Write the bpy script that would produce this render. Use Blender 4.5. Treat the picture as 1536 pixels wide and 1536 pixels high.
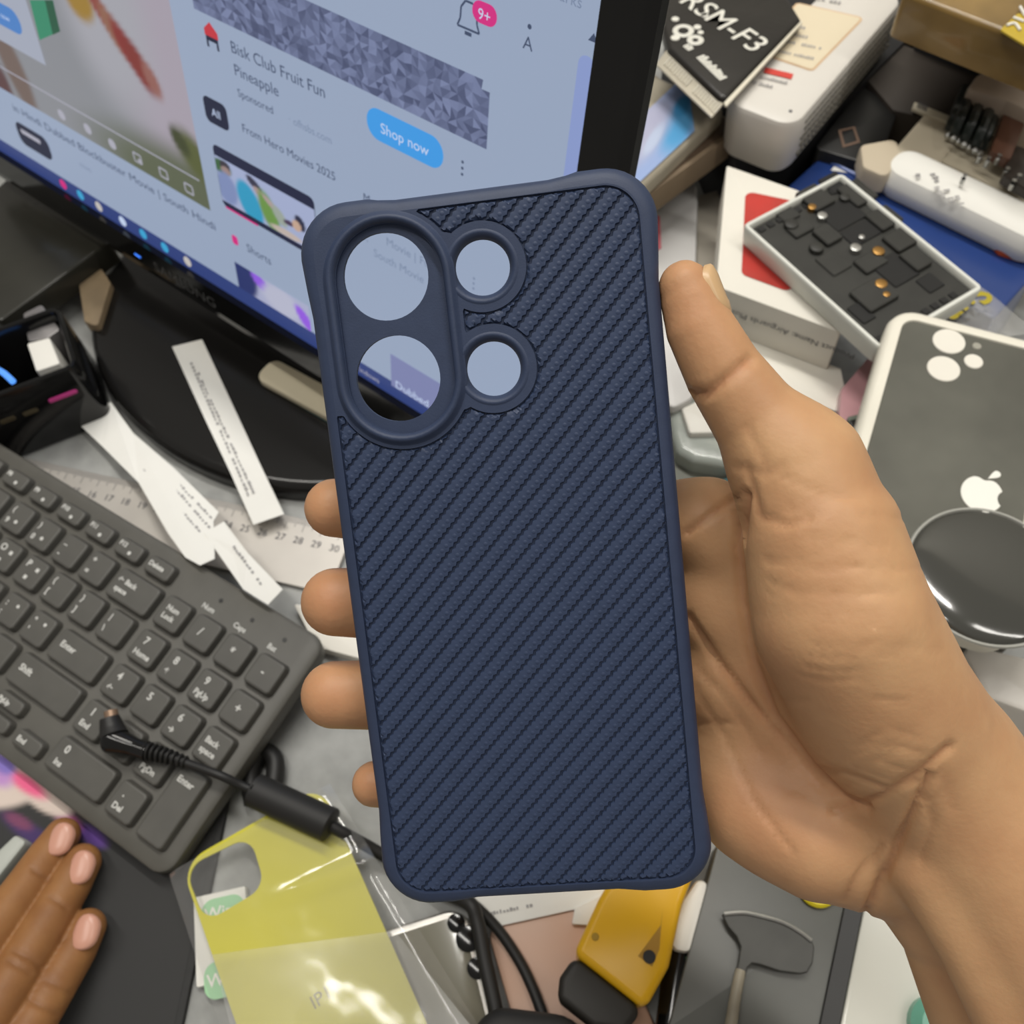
import bpy, bmesh, math, random
import numpy as np
from mathutils import Vector, Matrix
from mathutils.geometry import delaunay_2d_cdt

for o in list(bpy.data.objects):
    bpy.data.objects.remove(o)
scene = bpy.context.scene
COL = scene.collection
random.seed(7)
rng = np.random.default_rng(7)

# ------------------------------------------------------------------ camera
FPX, CPX = 1401.0, 768.0          # focal length and centre in photo pixels (1536 x 1536)
_m = np.array([-.075, .633, .770]); _m /= np.linalg.norm(_m)     # "down" of the monitor in camera axes
_n = np.array([.608, -.583, .538]); _n -= _m * (_n @ _m); _n /= np.linalg.norm(_n)
TILT = math.radians(12.0)         # monitor leans back
_d = _m * math.cos(TILT) + _n * math.sin(TILT)
_Y = _n * math.cos(TILT) - _m * math.sin(TILT)
RW = np.array([np.cross(_Y, -_d), _Y, -_d])     # camera axes (right, down, forward) -> world
CAM = np.array([0, 0, .4212])
cd = bpy.data.cameras.new('camera')
cd.sensor_width = 36.0
cd.lens = 36.0 * FPX / 1536.0
cd.clip_start = .01
cam = bpy.data.objects.new('camera', cd)
COL.objects.link(cam)
cam.matrix_world = Matrix([[RW[i][0], -RW[i][1], -RW[i][2], CAM[i]] for i in range(3)] + [[0, 0, 0, 1]])
scene.camera = cam
cd.dof.use_dof = True
cd.dof.focus_distance = .208
cd.dof.aperture_fstop = 27.0

# ------------------------------------------------------------------ light
w = bpy.data.worlds.new('room')
scene.world = w
w.use_nodes = True
w.node_tree.nodes['Background'].inputs[0].default_value = (1.0, .95, .87, 1)
w.node_tree.nodes['Background'].inputs[1].default_value = .27

def tube_light(name, loc, size, power, rotz=0.0, colour=(1, .965, .90)):
    ld = bpy.data.lights.new(name, 'AREA')
    ld.shape = 'RECTANGLE'
    ld.size, ld.size_y = size
    ld.energy = power
    ld.color = colour
    o = bpy.data.objects.new(name, ld)
    COL.objects.link(o)
    o.location = loc
    o.rotation_euler = (0, 0, rotz)
    return o
tube_light('ceiling_tube_light', (-.55, .72, 1.9), (1.2, .12), 22)
tube_light('ceiling_tube_light', (-.62, -.12, 1.9), (1.2, .12), 11)
tube_light('ceiling_tube_light', (.95, .55, 1.9), (1.2, .12), 9)  # extra tube, added for broader light

vs = scene.view_settings
vs.view_transform = 'Standard'
vs.look = 'None'
vs.exposure = 0.0
vs.gamma = 1.0
vs.use_curve_mapping = False

# ------------------------------------------------------------------ helpers: geometry
def ray(px, py):
    return RW @ np.array([(px - CPX) / FPX, (py - CPX) / FPX, 1.0])

def at(px, py, z=0.0):
    "point at height z that the photo shows at pixel (px, py)"
    r = ray(px, py)
    return CAM + r * ((z - CAM[2]) / r[2])

def flat(pts, z):
    return [tuple(at(a, b, z)[:2]) for a, b in pts]

def cam_pt(px, py, depth):
    return CAM + ray(px, py) * depth

def frame(o, x, y, z):
    return Matrix([[x[i], y[i], z[i], o[i]] for i in range(3)] + [[0, 0, 0, 1]])

def lin(*c):
    return tuple((v / 255 / 12.92) if v / 255 <= .04045 else ((v / 255 + .055) / 1.055) ** 2.4 for v in c)

class MB:
    def __init__(s):
        s.v = []; s.f = []; s.c = None
    def add(s, v, f):
        n = len(s.v)
        s.v += [tuple(p) for p in v]
        s.f += [tuple(i + n for i in q) for q in f]
        return s
    def loops(s, loops, cap0=True, cap1=True):
        "skin a list of closed loops with the same vertex count"
        n = len(loops[0]); v = [p for l in loops for p in l]; f = []
        for a in range(len(loops) - 1):
            for i in range(n):
                j = (i + 1) % n
                f.append((a * n + i, a * n + j, (a + 1) * n + j, (a + 1) * n + i))
        if cap0: f.append(tuple(reversed(range(n))))
        if cap1: f.append(tuple((len(loops) - 1) * n + i for i in range(n)))
        return s.add(v, f)
    def prism(s, poly, z0, z1, bev=0.0, seg=2, M=None):
        "upright prism over a 2-D outline with a rounded upper rim"
        p = ccw(poly)
        lay = [(0, z0)]
        if bev > 0:
            for k in range(seg + 1):
                a = k / seg * math.pi / 2
                lay.append((bev * (1 - math.cos(a)), z1 - bev + bev * math.sin(a)))
        else:
            lay.append((0, z1))
        L = [[(x, y, z) for x, y in inset(p, i)] for i, z in lay]
        if M is not None:
            L = [[tuple(M @ Vector(q)) for q in l] for l in L]
        return s.loops(L)
    def flat(s, poly, z, M=None):
        p = [Vector((x, y, z)) for x, y in ccw(poly)]
        if M is not None: p = [M @ q for q in p]
        return s.add(p, [tuple(range(len(p)))])
    def box(s, c, d, M=None):
        x, y, z = [k / 2 for k in d]
        v = [Vector((c[0] + a * x, c[1] + b * y, c[2] + e * z)) for a in (-1, 1) for b in (-1, 1) for e in (-1, 1)]
        if M is not None: v = [M @ q for q in v]
        return s.add(v, [(0, 1, 3, 2), (4, 6, 7, 5), (0, 4, 5, 1), (2, 3, 7, 6), (0, 2, 6, 4), (1, 5, 7, 3)])
    def tube(s, path, r, n=10, smooth=6, caps=True):
        P = spline(path, smooth) if smooth > 1 else [Vector(p) for p in path]
        R = r if callable(r) else (lambda t: r)
        up = Vector((0, 0, 1)); loops = []
        prev = None
        for i, p in enumerate(P):
            t = (P[min(i + 1, len(P) - 1)] - P[max(i - 1, 0)]).normalized()
            if prev is None:
                a = t.cross(up)
                if a.length < .1: a = t.cross(Vector((1, 0, 0)))
            else:
                a = prev - t * prev.dot(t)
            a.normalize(); prev = a
            b = t.cross(a)
            rr = R(i / (len(P) - 1))
            loops.append([p + (a * math.cos(k * 2 * math.pi / n) + b * math.sin(k * 2 * math.pi / n)) * rr for k in range(n)])
        return s.loops(loops, caps, caps)

def spline(pts, k):
    P = [Vector(p) for p in pts]
    if len(P) < 3: return [P[0].lerp(P[-1], i / k) for i in range(k + 1)]
    out = []
    for i in range(len(P) - 1):
        a = P[max(i - 1, 0)]; b = P[i]; c = P[i + 1]; d = P[min(i + 2, len(P) - 1)]
        for j in range(k):
            t = j / k
            out.append(.5 * ((2 * b) + (c - a) * t + (2 * a - 5 * b + 4 * c - d) * t * t + (3 * b - a - 3 * c + d) * t ** 3))
    out.append(P[-1])
    return out

def ccw(p):
    a = sum(p[i][0] * p[(i + 1) % len(p)][1] - p[(i + 1) % len(p)][0] * p[i][1] for i in range(len(p)))
    return list(p) if a > 0 else list(reversed(p))

def inset(p, d):
    if d == 0: return [tuple(q) for q in p]
    n = len(p); out = []
    for i in range(n):
        a, b, c = np.array(p[i - 1]), np.array(p[i]), np.array(p[(i + 1) % n])
        u, v = b - a, c - b
        u = u / (np.linalg.norm(u) + 1e-12); v = v / (np.linalg.norm(v) + 1e-12)
        nu, nv = np.array([-u[1], u[0]]), np.array([-v[1], v[0]])
        m = nu + nv; k = max(m @ m / 2, .35)
        out.append(tuple(b + m / k * d))
    return out

def round_poly(p, r, n=5):
    "fillet the corners of a polygon (r: radius or list)"
    p = ccw(p); N = len(p); out = []
    for i in range(N):
        a, b, c = np.array(p[i - 1]), np.array(p[i]), np.array(p[(i + 1) % N])
        rr = r[i] if isinstance(r, (list, tuple)) else r
        u = (a - b); v = (c - b); lu, lv = np.linalg.norm(u), np.linalg.norm(v); u /= lu; v /= lv
        half = math.acos(max(-1, min(1, u @ v))) / 2
        t = min(rr / max(math.tan(half), 1e-3), lu * .48, lv * .48)
        rr = t * math.tan(half)
        if rr < 1e-6: out.append(tuple(b)); continue
        bis = (u + v) / np.linalg.norm(u + v); c0 = b + bis * rr / math.sin(half)
        s0, s1 = b + u * t, b + v * t
        a0 = math.atan2(*(s0 - c0)[::-1]); a1 = math.atan2(*(s1 - c0)[::-1])
        da = (a1 - a0 + math.pi) % (2 * math.pi) - math.pi
        for k in range(n + 1):
            an = a0 + da * k / n
            out.append((c0[0] + rr * math.cos(an), c0[1] + rr * math.sin(an)))
    return out

def cdt_fill(loops):
    "triangles of the area between closed 2-D outlines (even-odd)"
    co = []; ed = []
    for lp in loops:
        n0 = len(co); co += [Vector((x * 1000, y * 1000)) for x, y in lp]; ed += [(n0 + i, n0 + (i + 1) % len(lp)) for i in range(len(lp))]
    V, E, Fc = delaunay_2d_cdt(co, ed, [], 0, 1e-5)[:3]
    P = np.array([(q.x, q.y) for q in V]); T = np.array([tuple(f) for f in Fc]); C = P[T].mean(1); ins = np.zeros(len(T), int)
    for lp in loops:
        A = np.array(lp) * 1000; B = np.roll(A, -1, 0)
        for (ax, ay), (bx, by) in zip(A, B):
            k = (ay > C[:, 1]) != (by > C[:, 1])
            if by != ay: ins += k & (C[:, 0] < (bx - ax) * (C[:, 1] - ay) / (by - ay) + ax)
    T = T[ins % 2 == 1]; out = []
    for a, b, c in T:
        u, v = P[b] - P[a], P[c] - P[a]; out.append((int(a), int(b), int(c)) if u[0] * v[1] - u[1] * v[0] > 0 else (int(a), int(c), int(b)))
    return [(x / 1000, y / 1000) for x, y in P], out

def rrect(cx, cy, w_, h_, r, n=5):
    return round_poly([(cx - w_ / 2, cy - h_ / 2), (cx + w_ / 2, cy - h_ / 2), (cx + w_ / 2, cy + h_ / 2), (cx - w_ / 2, cy + h_ / 2)], r, n)

def circle(cx, cy, r, n=32, ry=None):
    return [(cx + r * math.cos(i * 2 * math.pi / n), cy + (ry or r) * math.sin(i * 2 * math.pi / n)) for i in range(n)]

def rect_px(a, b, c, z):
    "true rectangle at height z: edge a-b and the far side through c (photo pixels)"
    A, B, C = [at(*q, z)[:2] for q in (a, b, c)]
    e = (B - A) / np.linalg.norm(B - A); nrm = np.array([-e[1], e[0]]); k = (C - A) @ nrm
    return [tuple(A), tuple(B), tuple(B + nrm * k), tuple(A + nrm * k)]

_font_cache = {}
def text2d(s, size, align='LEFT', bold=0.0):
    key = (s, size, align, bold)
    if key in _font_cache: return _font_cache[key]
    cu = bpy.data.curves.new('t', 'FONT')
    cu.body = s; cu.size = size; cu.align_x = align; cu.resolution_u = 3; cu.offset = bold
    o = bpy.data.objects.new('t', cu); COL.objects.link(o)
    bpy.context.view_layer.update()
    me = o.evaluated_get(bpy.context.evaluated_depsgraph_get()).to_mesh()
    v = [(p.co.x, p.co.y) for p in me.vertices]; f = [tuple(q.vertices) for q in me.polygons]
    o.to_mesh_clear() if hasattr(o, 'to_mesh_clear') else None
    bpy.data.objects.remove(o); bpy.data.curves.remove(cu)
    _font_cache[key] = (v, f)
    return v, f

# ------------------------------------------------------------------ helpers: objects
ROOT = {}
def _mesh(name, mb, mat, smooth):
    me = bpy.data.meshes.new(name)
    me.from_pydata([tuple(p) for p in mb.v], [], mb.f)
    me.update()
    if mb.c is not None:
        ca = me.color_attributes.new('print', 'FLOAT_COLOR', 'CORNER')
        cols = np.ones((len(me.loops), 4), np.float32)
        li = np.zeros(len(me.loops), np.int32); me.loops.foreach_get('vertex_index', li)
        if mb.c[0] == 'v': cols[:, :3] = np.asarray(mb.c[1], np.float32)[li]
        else:
            k = 0
            for q, pc in zip(me.polygons, mb.c[1]):
                cols[q.loop_start:q.loop_start + q.loop_total, :3] = pc
        ca.data.foreach_set('color', cols.ravel())
    if smooth:
        me.shade_smooth()
        me.set_sharp_from_angle(angle=math.radians(smooth if smooth is not True else 40))
    me.materials.append(mat)
    return me

def fix_normals(me):
    bm = bmesh.new(); bm.from_mesh(me)
    bmesh.ops.recalc_face_normals(bm, faces=bm.faces)
    bm.to_mesh(me); bm.free()

def part(name, mb, mat, parent, smooth=40, local=False, label=None, recalc=False, kind=None):
    "a mesh under a thing (or under a part); coordinates are world ones unless local"
    root = parent
    while root.parent: root = root.parent
    if not local:
        I = ROOT[root.name].inverted()
        mb.v = [tuple(I @ Vector(p)) for p in mb.v]
    me = _mesh(name, mb, mat, smooth)
    if recalc: fix_normals(me)
    o = bpy.data.objects.new(name, me); COL.objects.link(o); o.parent = parent
    if label: o['label'] = label
    if kind: o['kind'] = kind
    return o

def thing(name, label, cat, M=None, loc=None, group=None):
    o = bpy.data.objects.new(name, None); COL.objects.link(o)
    o.empty_display_size = .02
    M = M if M is not None else Matrix.Translation(Vector(loc))
    o.matrix_world = M; ROOT[o.name] = M.copy()
    o['label'] = label; o['category'] = cat
    if group: o['group'] = group
    return o

def solo(name, mb, mat, label, cat, smooth=40, group=None, recalc=False):
    "a thing that is one mesh: its origin sits under its middle"
    P = np.array([tuple(p) for p in mb.v]); c = (P.min(0) + P.max(0)) / 2; c[2] = P[:, 2].min()
    mb.v = [tuple(p - c) for p in P]
    me = _mesh(name, mb, mat, smooth)
    if recalc: fix_normals(me)
    o = bpy.data.objects.new(name, me); COL.objects.link(o); o.location = c
    ROOT[o.name] = Matrix.Translation(Vector(c))
    o['label'] = label; o['category'] = cat
    if group: o['group'] = group
    return o

def text_mb(s, size, M, align='LEFT', bold=0.0):
    v, f = text2d(s, size, align, bold)
    mb = MB(); mb.add([M @ Vector((x, y, 0)) for x, y in v], f)
    return mb

def px_frame(a, b, z, lift=.0003):
    "frame on the plane z whose x axis runs from pixel a to pixel b"
    A, B = at(*a, z), at(*b, z)
    x = Vector(B - A).normalized(); zz = Vector((0, 0, 1)); y = zz.cross(x)
    return frame(A + np.array([0, 0, lift]), x, y, zz)

# ------------------------------------------------------------------ helpers: materials
def mat(name, col, rough=.5, metal=0.0, var=.0, vscale=40, bump=0.0, bscale=200, coat=0.0, spec=.5, sss=0.0, col2=None, detail=3, trans=0.0, ior=1.45):
    m = bpy.data.materials.new(name); m.use_nodes = True
    nt = m.node_tree; b = nt.nodes['Principled BSDF']
    b.inputs['Base Color'].default_value = (*col, 1)
    b.inputs['Roughness'].default_value = rough
    b.inputs['Metallic'].default_value = metal
    b.inputs['Specular IOR Level'].default_value = spec
    b.inputs['Coat Weight'].default_value = coat
    b.inputs['Coat Roughness'].default_value = .06
    b.inputs['Transmission Weight'].default_value = trans
    b.inputs['IOR'].default_value = ior
    if sss:
        b.inputs['Subsurface Weight'].default_value = sss
        b.inputs['Subsurface Radius'].default_value = (1, .35, .18)
        b.inputs['Subsurface Scale'].default_value = .003
    tc = nt.nodes.new('ShaderNodeTexCoord')
    if var or col2:
        no = nt.nodes.new('ShaderNodeTexNoise'); no.inputs['Scale'].default_value = vscale; no.inputs['Detail'].default_value = detail
        nt.links.new(tc.outputs['Object'], no.inputs['Vector'])
        mx = nt.nodes.new('ShaderNodeMix'); mx.data_type = 'RGBA'
        c2 = col2 if col2 else tuple(c * (1 - var) for c in col)
        c1 = col if col2 else tuple(min(1, c * (1 + var)) for c in col)
        mx.inputs['A'].default_value = (*c1, 1); mx.inputs['B'].default_value = (*c2, 1)
        rp = nt.nodes.new('ShaderNodeMapRange'); rp.inputs['From Min'].default_value = .3; rp.inputs['From Max'].default_value = .7
        nt.links.new(no.outputs['Fac'], rp.inputs['Value']); nt.links.new(rp.outputs['Result'], mx.inputs['Factor'])
        nt.links.new(mx.outputs['Result'], b.inputs['Base Color'])
    if bump:
        n2 = nt.nodes.new('ShaderNodeTexNoise'); n2.inputs['Scale'].default_value = bscale; n2.inputs['Detail'].default_value = 4
        nt.links.new(tc.outputs['Object'], n2.inputs['Vector'])
        bp = nt.nodes.new('ShaderNodeBump'); bp.inputs['Strength'].default_value = bump; bp.inputs['Distance'].default_value = .002
        nt.links.new(n2.outputs['Fac'], bp.inputs['Height']); nt.links.new(bp.outputs['Normal'], b.inputs['Normal'])
    return m

def glow(name, col, k=1.0):
    m = bpy.data.materials.new(name); m.use_nodes = True
    nt = m.node_tree; b = nt.nodes['Principled BSDF']
    b.inputs['Base Color'].default_value = (.01, .01, .012, 1); b.inputs['Roughness'].default_value = .45
    b.inputs['Emission Color'].default_value = (*col, 1); b.inputs['Emission Strength'].default_value = k
    return m

def printed(name, emit=False, rough=.4, k=1.0, coat=0.0):
    "colour from the picture printed on (or shown by) the mesh"
    m = bpy.data.materials.new(name); m.use_nodes = True
    nt = m.node_tree; b = nt.nodes['Principled BSDF']; b.inputs['Roughness'].default_value = rough
    b.inputs['Coat Weight'].default_value = coat
    a = nt.nodes.new('ShaderNodeVertexColor'); a.layer_name = 'print'
    if emit:
        b.inputs['Base Color'].default_value = (.01, .01, .012, 1)
        nt.links.new(a.outputs['Color'], b.inputs['Emission Color']); b.inputs['Emission Strength'].default_value = k
    else:
        nt.links.new(a.outputs['Color'], b.inputs['Base Color'])
    return m

def film(name, tint=(1, 1, 1), gloss=.10, rough=.08, bump=.6, bscale=25, alpha=.9):
    "thin clear plastic: mostly see-through with a wrinkled shine"
    m = bpy.data.materials.new(name); m.use_nodes = True
    nt = m.node_tree; nt.nodes.clear()
    out = nt.nodes.new('ShaderNodeOutputMaterial')
    tr = nt.nodes.new('ShaderNodeBsdfTransparent'); tr.inputs[0].default_value = (*tint, 1)
    gl = nt.nodes.new('ShaderNodeBsdfGlossy'); gl.inputs['Roughness'].default_value = rough
    df = nt.nodes.new('ShaderNodeBsdfDiffuse'); df.inputs[0].default_value = (.8, .8, .78, 1)
    m1 = nt.nodes.new('ShaderNodeMixShader'); m1.inputs[0].default_value = 1 - alpha
    lw = nt.nodes.new('ShaderNodeLayerWeight'); lw.inputs['Blend'].default_value = .35
    ma = nt.nodes.new('ShaderNodeMath'); ma.operation = 'MULTIPLY_ADD'; ma.inputs[1].default_value = .6; ma.inputs[2].default_value = gloss
    m2 = nt.nodes.new('ShaderNodeMixShader')
    tc = nt.nodes.new('ShaderNodeTexCoord'); no = nt.nodes.new('ShaderNodeTexNoise'); no.inputs['Scale'].default_value = bscale
    no.inputs['Detail'].default_value = 3
    bp = nt.nodes.new('ShaderNodeBump'); bp.inputs['Strength'].default_value = bump; bp.inputs['Distance'].default_value = .006
    L = nt.links.new
    L(tc.outputs['Object'], no.inputs['Vector']); L(no.outputs['Fac'], bp.inputs['Height']); L(bp.outputs['Normal'], gl.inputs['Normal'])
    L(tr.outputs[0], m1.inputs[1]); L(df.outputs[0], m1.inputs[2])
    L(lw.outputs['Facing'], ma.inputs[0]); L(ma.outputs[0], m2.inputs[0]); L(m1.outputs[0], m2.inputs[1]); L(gl.outputs[0], m2.inputs[2])
    L(m2.outputs[0], out.inputs[0])
    return m

M_ = {}
M_['black'] = mat('black_plastic', (.012, .012, .012), .38)
M_['gloss_black'] = mat('glossy_black_plastic', (.006, .006, .006), .12, var=.2)
M_['base_black'] = mat('monitor_base_black', (.010, .0095, .009), .16)
M_['rubber'] = mat('black_rubber', (.016, .0155, .015), .55)
M_['white'] = mat('white_plastic', (.78, .76, .70), .42, var=.02, vscale=8)
M_['card'] = mat('white_card', (.80, .77, .69), .6, var=.03, vscale=12)
M_['paper'] = mat('white_paper', (.83, .82, .77), .8, var=.02, vscale=30)
M_['ink'] = mat('grey_ink', (.10, .10, .11), .7)
M_['ink_soft'] = mat('faded_ink', (.33, .32, .32), .8)
M_['steel'] = mat('steel', (.55, .55, .53), .32, metal=1.0, var=.08, vscale=60)
M_['film'] = film('clear_plastic_film')

# ================================================================== desk
mb = MB(); mb.prism(rrect(-.15, .38, 1.9, 1.2, .03), -.03, 0.0, .003)
desk = solo('desk', mb, mat('grey_laminate', (.33, .335, .325), .5, var=.22, vscale=55, detail=6, bump=.05, bscale=300),
            'grey speckled desk top under all the clutter', 'desk')

# ================================================================== monitor
XW = Vector((1, 0, 0)); UPS = Vector((0, math.sin(TILT), math.cos(TILT))); TOV = Vector((0, -math.cos(TILT), math.sin(TILT)))
P0 = at(815, 735, .06)                       # lower right corner of the lit screen
SM = frame(P0, XW, UPS, TOV)                 # screen frame: x right, y up, z towards the viewer
SMI = SM.inverted()
def sp(px, py):
    "screen coordinates of a photo pixel"
    r = ray(px, py); nn = np.array(TOV); k = ((P0 - CAM) @ nn) / (r @ nn)
    q = SMI @ Vector(CAM + r * k)
    return (q.x, q.y)
SW, SH, SX1 = .410, .231, -.0035             # lit area; its right edge
MC = SX1 - SW / 2
base_z = Vector((P0[0] + MC, P0[1] + .045, 0))
mon = thing('monitor', 'black desktop monitor showing a video web page, on an oval glossy base', 'monitor', loc=base_z)
def S(mb):                                    # screen frame -> world
    mb.v = [tuple(SM @ Vector(p)) for p in mb.v]; return mb
BR, BB = .0192, .019                          # bezel widths
outer = [(SX1 - SW - BR, -BB), (SX1 + BR, -BB), (SX1 + BR, SH + BR), (SX1 - SW - BR, SH + BR)]
inner = [(SX1 - SW, 0), (SX1, 0), (SX1, SH), (SX1 - SW, SH)]
mb = MB()
oo = round_poly(outer, .004, 3)
rows = [(.006, -.0100), (.0025, -.0045), (0, .0005), (.0008, .0032), (.0050, .004)]
mb.loops([[(x, y, z) for x, y in inset(oo, i)] for i, z in rows], cap0=True, cap1=False)
L1 = [(x, y, .004) for x, y in inset(oo, .0050)]
# front of the frame: four flat bars between the outer rim and the screen opening
a = .0050
ox0, ox1, oy0, oy1 = SX1 - SW - BR + a, SX1 + BR - a, -BB + a, SH + BR - a
for (x0, y0, x1, y1) in ((ox0, oy0, ox1, 0), (ox0, SH, ox1, oy1), (ox0, 0, SX1 - SW, SH), (SX1, 0, ox1, SH)):
    mb.add([(x0, y0, .004), (x1, y0, .004), (x1, y1, .004), (x0, y1, .004)], [(0, 1, 2, 3)])
mb.loops([[(x, y, .004) for x, y in inner], [(x, y, -.0005) for x, y in inner]], False, False)
bez = part('bezel', S(mb), M_['gloss_black'], mon, recalc=False)
mb = MB(); mb.loops([[(x, y, z) for x, y in round_poly(inset(ccw(outer), i), .03)] for i, z in ((.014, -.0099), (.055, -.020), (.085, -.040))])
part('back_cover', S(mb), M_['rubber'], mon, recalc=True)
# stand
mb = MB()
ecx, ecy, ea, eb = -.345, .187, .128, .092
ell = [(ecx + ea * math.cos(t) , ecy + eb * math.sin(t)) for t in [i * 2 * math.pi / 72 for i in range(72)]]
mb.prism(ell, .0005, .013, .006, 4)
part('stand_base', mb, M_['base_black'], mon)
mb = MB(); mb.tube([(P0[0] + MC, .235, .012), (P0[0] + MC, .238, .05), (P0[0] + MC, .245, .12), (P0[0] + MC, .245, .16)], lambda t: .026 - .006 * t, 20)
part('stand_neck', mb, M_['black'], mon)

# --- what the screen shows
PAGE = lin(148, 162, 186)
mb = MB(); mb.add([(x, y, 0) for x, y in inner], [(0, 1, 2, 3)])
scr = part('screen', S(mb), glow('screen_page', PAGE), mon, smooth=None)
_lay = [0]
def sflat(name, poly, m, dz=.0001, parent=None):
    mb = MB(); mb.flat(poly, dz); return part(name, S(mb), m, parent or scr, smooth=None)
def stext(s, p, size, m, bold=0.0, dz=.0003, name='screen_text', align='LEFT', sx=1.0):
    v, f = text2d(s, size * .77, align, 0.0); mb = MB(); mb.add([(p[0] + x * sx, p[1] + y, dz) for x, y in v], f)
    return part(name, S(mb), m, scr, smooth=None)
def picture(name, x0, y0, x1, y1, fn, nx=60, ny=40, dz=.0001, r=None):
    xs, ys = np.meshgrid(np.linspace(0, 1, nx + 1), np.linspace(0, 1, ny + 1))
    mb = MB(); mb.v = [(x0 + (x1 - x0) * a, y0 + (y1 - y0) * b, dz) for a, b in zip(xs.ravel(), ys.ravel())]
    mb.f = [(j * (nx + 1) + i, j * (nx + 1) + i + 1, (j + 1) * (nx + 1) + i + 1, (j + 1) * (nx + 1) + i) for j in range(ny) for i in range(nx)]
    mb.c = ('v', fn(xs.ravel(), ys.ravel()))
    return part(name, S(mb), M_['pic'], scr, smooth=None)
M_['pic'] = printed('screen_picture', emit=True)
g = dict(dark=glow('screen_dark_text', lin(62, 74, 100)), grey=glow('screen_grey_text', lin(118, 132, 158)), navy=glow('screen_navy', lin(27, 33, 58)),
         task=glow('screen_taskbar', lin(48, 64, 120)), blue=glow('screen_blue', lin(62, 150, 222)), white=glow('screen_white', lin(190, 205, 232)),
         pink=glow('screen_pink', lin(205, 45, 125)), scroll=glow('screen_scrollbar', lin(134, 150, 198)), red=glow('screen_red', lin(190, 50, 62)),
         icon=glow('screen_icon', lin(60, 160, 205)), icon2=glow('screen_icon_warm', lin(190, 185, 180)), tile=glow('screen_tile', lin(122, 128, 170)),
         ctrl=glow('screen_controls', lin(165, 165, 178)), purple=glow('screen_purple', lin(142, 92, 214)), edge=glow('screen_thumb_edge', lin(30, 35, 62)))
def blobs(base, items):
    def fn(x, y):
        c = np.tile(np.array(base, float), (len(x), 1))
        for (cx, cy, rx, ry, ang, col, soft) in items:
            ca, sa = math.cos(ang), math.sin(ang)
            u = ((x - cx) * ca + (y - cy) * sa) / rx; v = (-(x - cx) * sa + (y - cy) * ca) / ry
            k = np.clip((1 - np.sqrt(u * u + v * v)) / soft + .5, 0, 1)[:, None]
            k = k * k * (3 - 2 * k)
            c = c * (1 - k) + np.array(col) * k
        return c
    return fn
# taskbar with its icons
TB = .0095
sflat('taskbar', [(SX1 - SW, 0), (SX1, 0), (SX1, TB), (SX1 - SW, TB)], g['task'])
for px, py, m in ((98, 285, 'pink'), (124, 302, 'icon'), (152, 321, 'icon2'), (187, 341, 'white'), (217, 358, 'icon'), (249, 377, 'icon'), (283, 398, 'icon2')):
    x, y = sp(px, py)
    sflat('taskbar_icon', circle(x, TB / 2, .0030, 16), g[m], .0002)
x, y = sp(60, 245)
sflat('tooltip', rrect(sp(62, 243)[0], .0245, .030, .014, .005), g['navy'], .0002)
sflat('tooltip_text', rrect(sp(58, 238)[0], .0265, .018, .0028, .001), g['ctrl'], .0003)
# video
vx1, vy0 = sp(316, 316)
vx0 = SX1 - SW
vy1 = SH - .008
def vid(x, y):
    vw = vx1 - vx0; vh = vy1 - vy0
    def q(px, py):
        a, b = sp(px, py); return (a - vx0) / vw, (b - vy0) / vh
    it = []
    def e(px, py, rx, ry, ang, col, soft=.6):
        a, b = q(px, py); it.append((a, b, rx / vw, ry / vh, ang, lin(*col), soft))
    e(250, 100, .040, .060, 0, (160, 152, 164), .9)
    e(150, 10, .030, .045, .0, (158, 158, 166), .9)
    e(118, 0, .010, .009, 0, (150, 118, 48), .6)
    e(150, 14, .0045, .011, .55, (134, 62, 56), .7)
    e(172, 48, .0055, .012, .55, (138, 96, 78), .7)
    e(190, 72, .0055, .012, .5, (126, 46, 44), .7)
    e(210, 100, .0060, .012, .45, (122, 48, 44), .7)
    e(228, 120, .0045, .008, .4, (140, 92, 84), .8)
    e(20, 100, .010, .026, .2, (108, 92, 86), .6)
    e(6, 132, .008, .016, 0, (86, 58, 60), .7)
    e(290, 292, .07, .020, 0, (90, 96, 76), 1.0)
    e(292, 236, .010, .013, .6, (84, 90, 52), .8)
    e(270, 212, .005, .007, .6, (60, 66, 40), .7)
    e(200, 285, .09, .012, 0, (96, 100, 98), 1.0)
    return blobs(lin(132, 134, 140), it)(x, y)
picture('video_frame', vx0, vy0, vx1, vy1, vid, 110, 70)
py_ = sp(150, 186)[1]
sflat('progress_bar', [(vx0, py_), (vx1 - .004, py_), (vx1 - .004, py_ + .0008), (vx0, py_ + .0008)], g['ctrl'], .0003)
for i, (px, py) in enumerate(((93, 172), (132, 193), (169, 216))):
    x, y = sp(px, py); sflat('player_icon', rrect(x, y, .0058, .0055, .0025), g['ctrl'], .0003)
for i, (px, py) in enumerate(((207, 237), (246, 260), (284, 283))):
    x, y = sp(px, py)
    mb = MB(); o_ = rrect(x, y, .0066, .0056, .001, 2); i_ = inset(ccw(o_), .0009)
    mb.loops([[(a, b, .0003) for a, b in ccw(o_)], [(a, b, .00031) for a, b in i_]], False, False)
    if i == 0: mb.flat(rrect(x + .0012, y - .0008, .0022, .0018, .0003, 1), .0003)
    part('player_icon', S(mb), g['ctrl'], scr, smooth=None)
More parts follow.
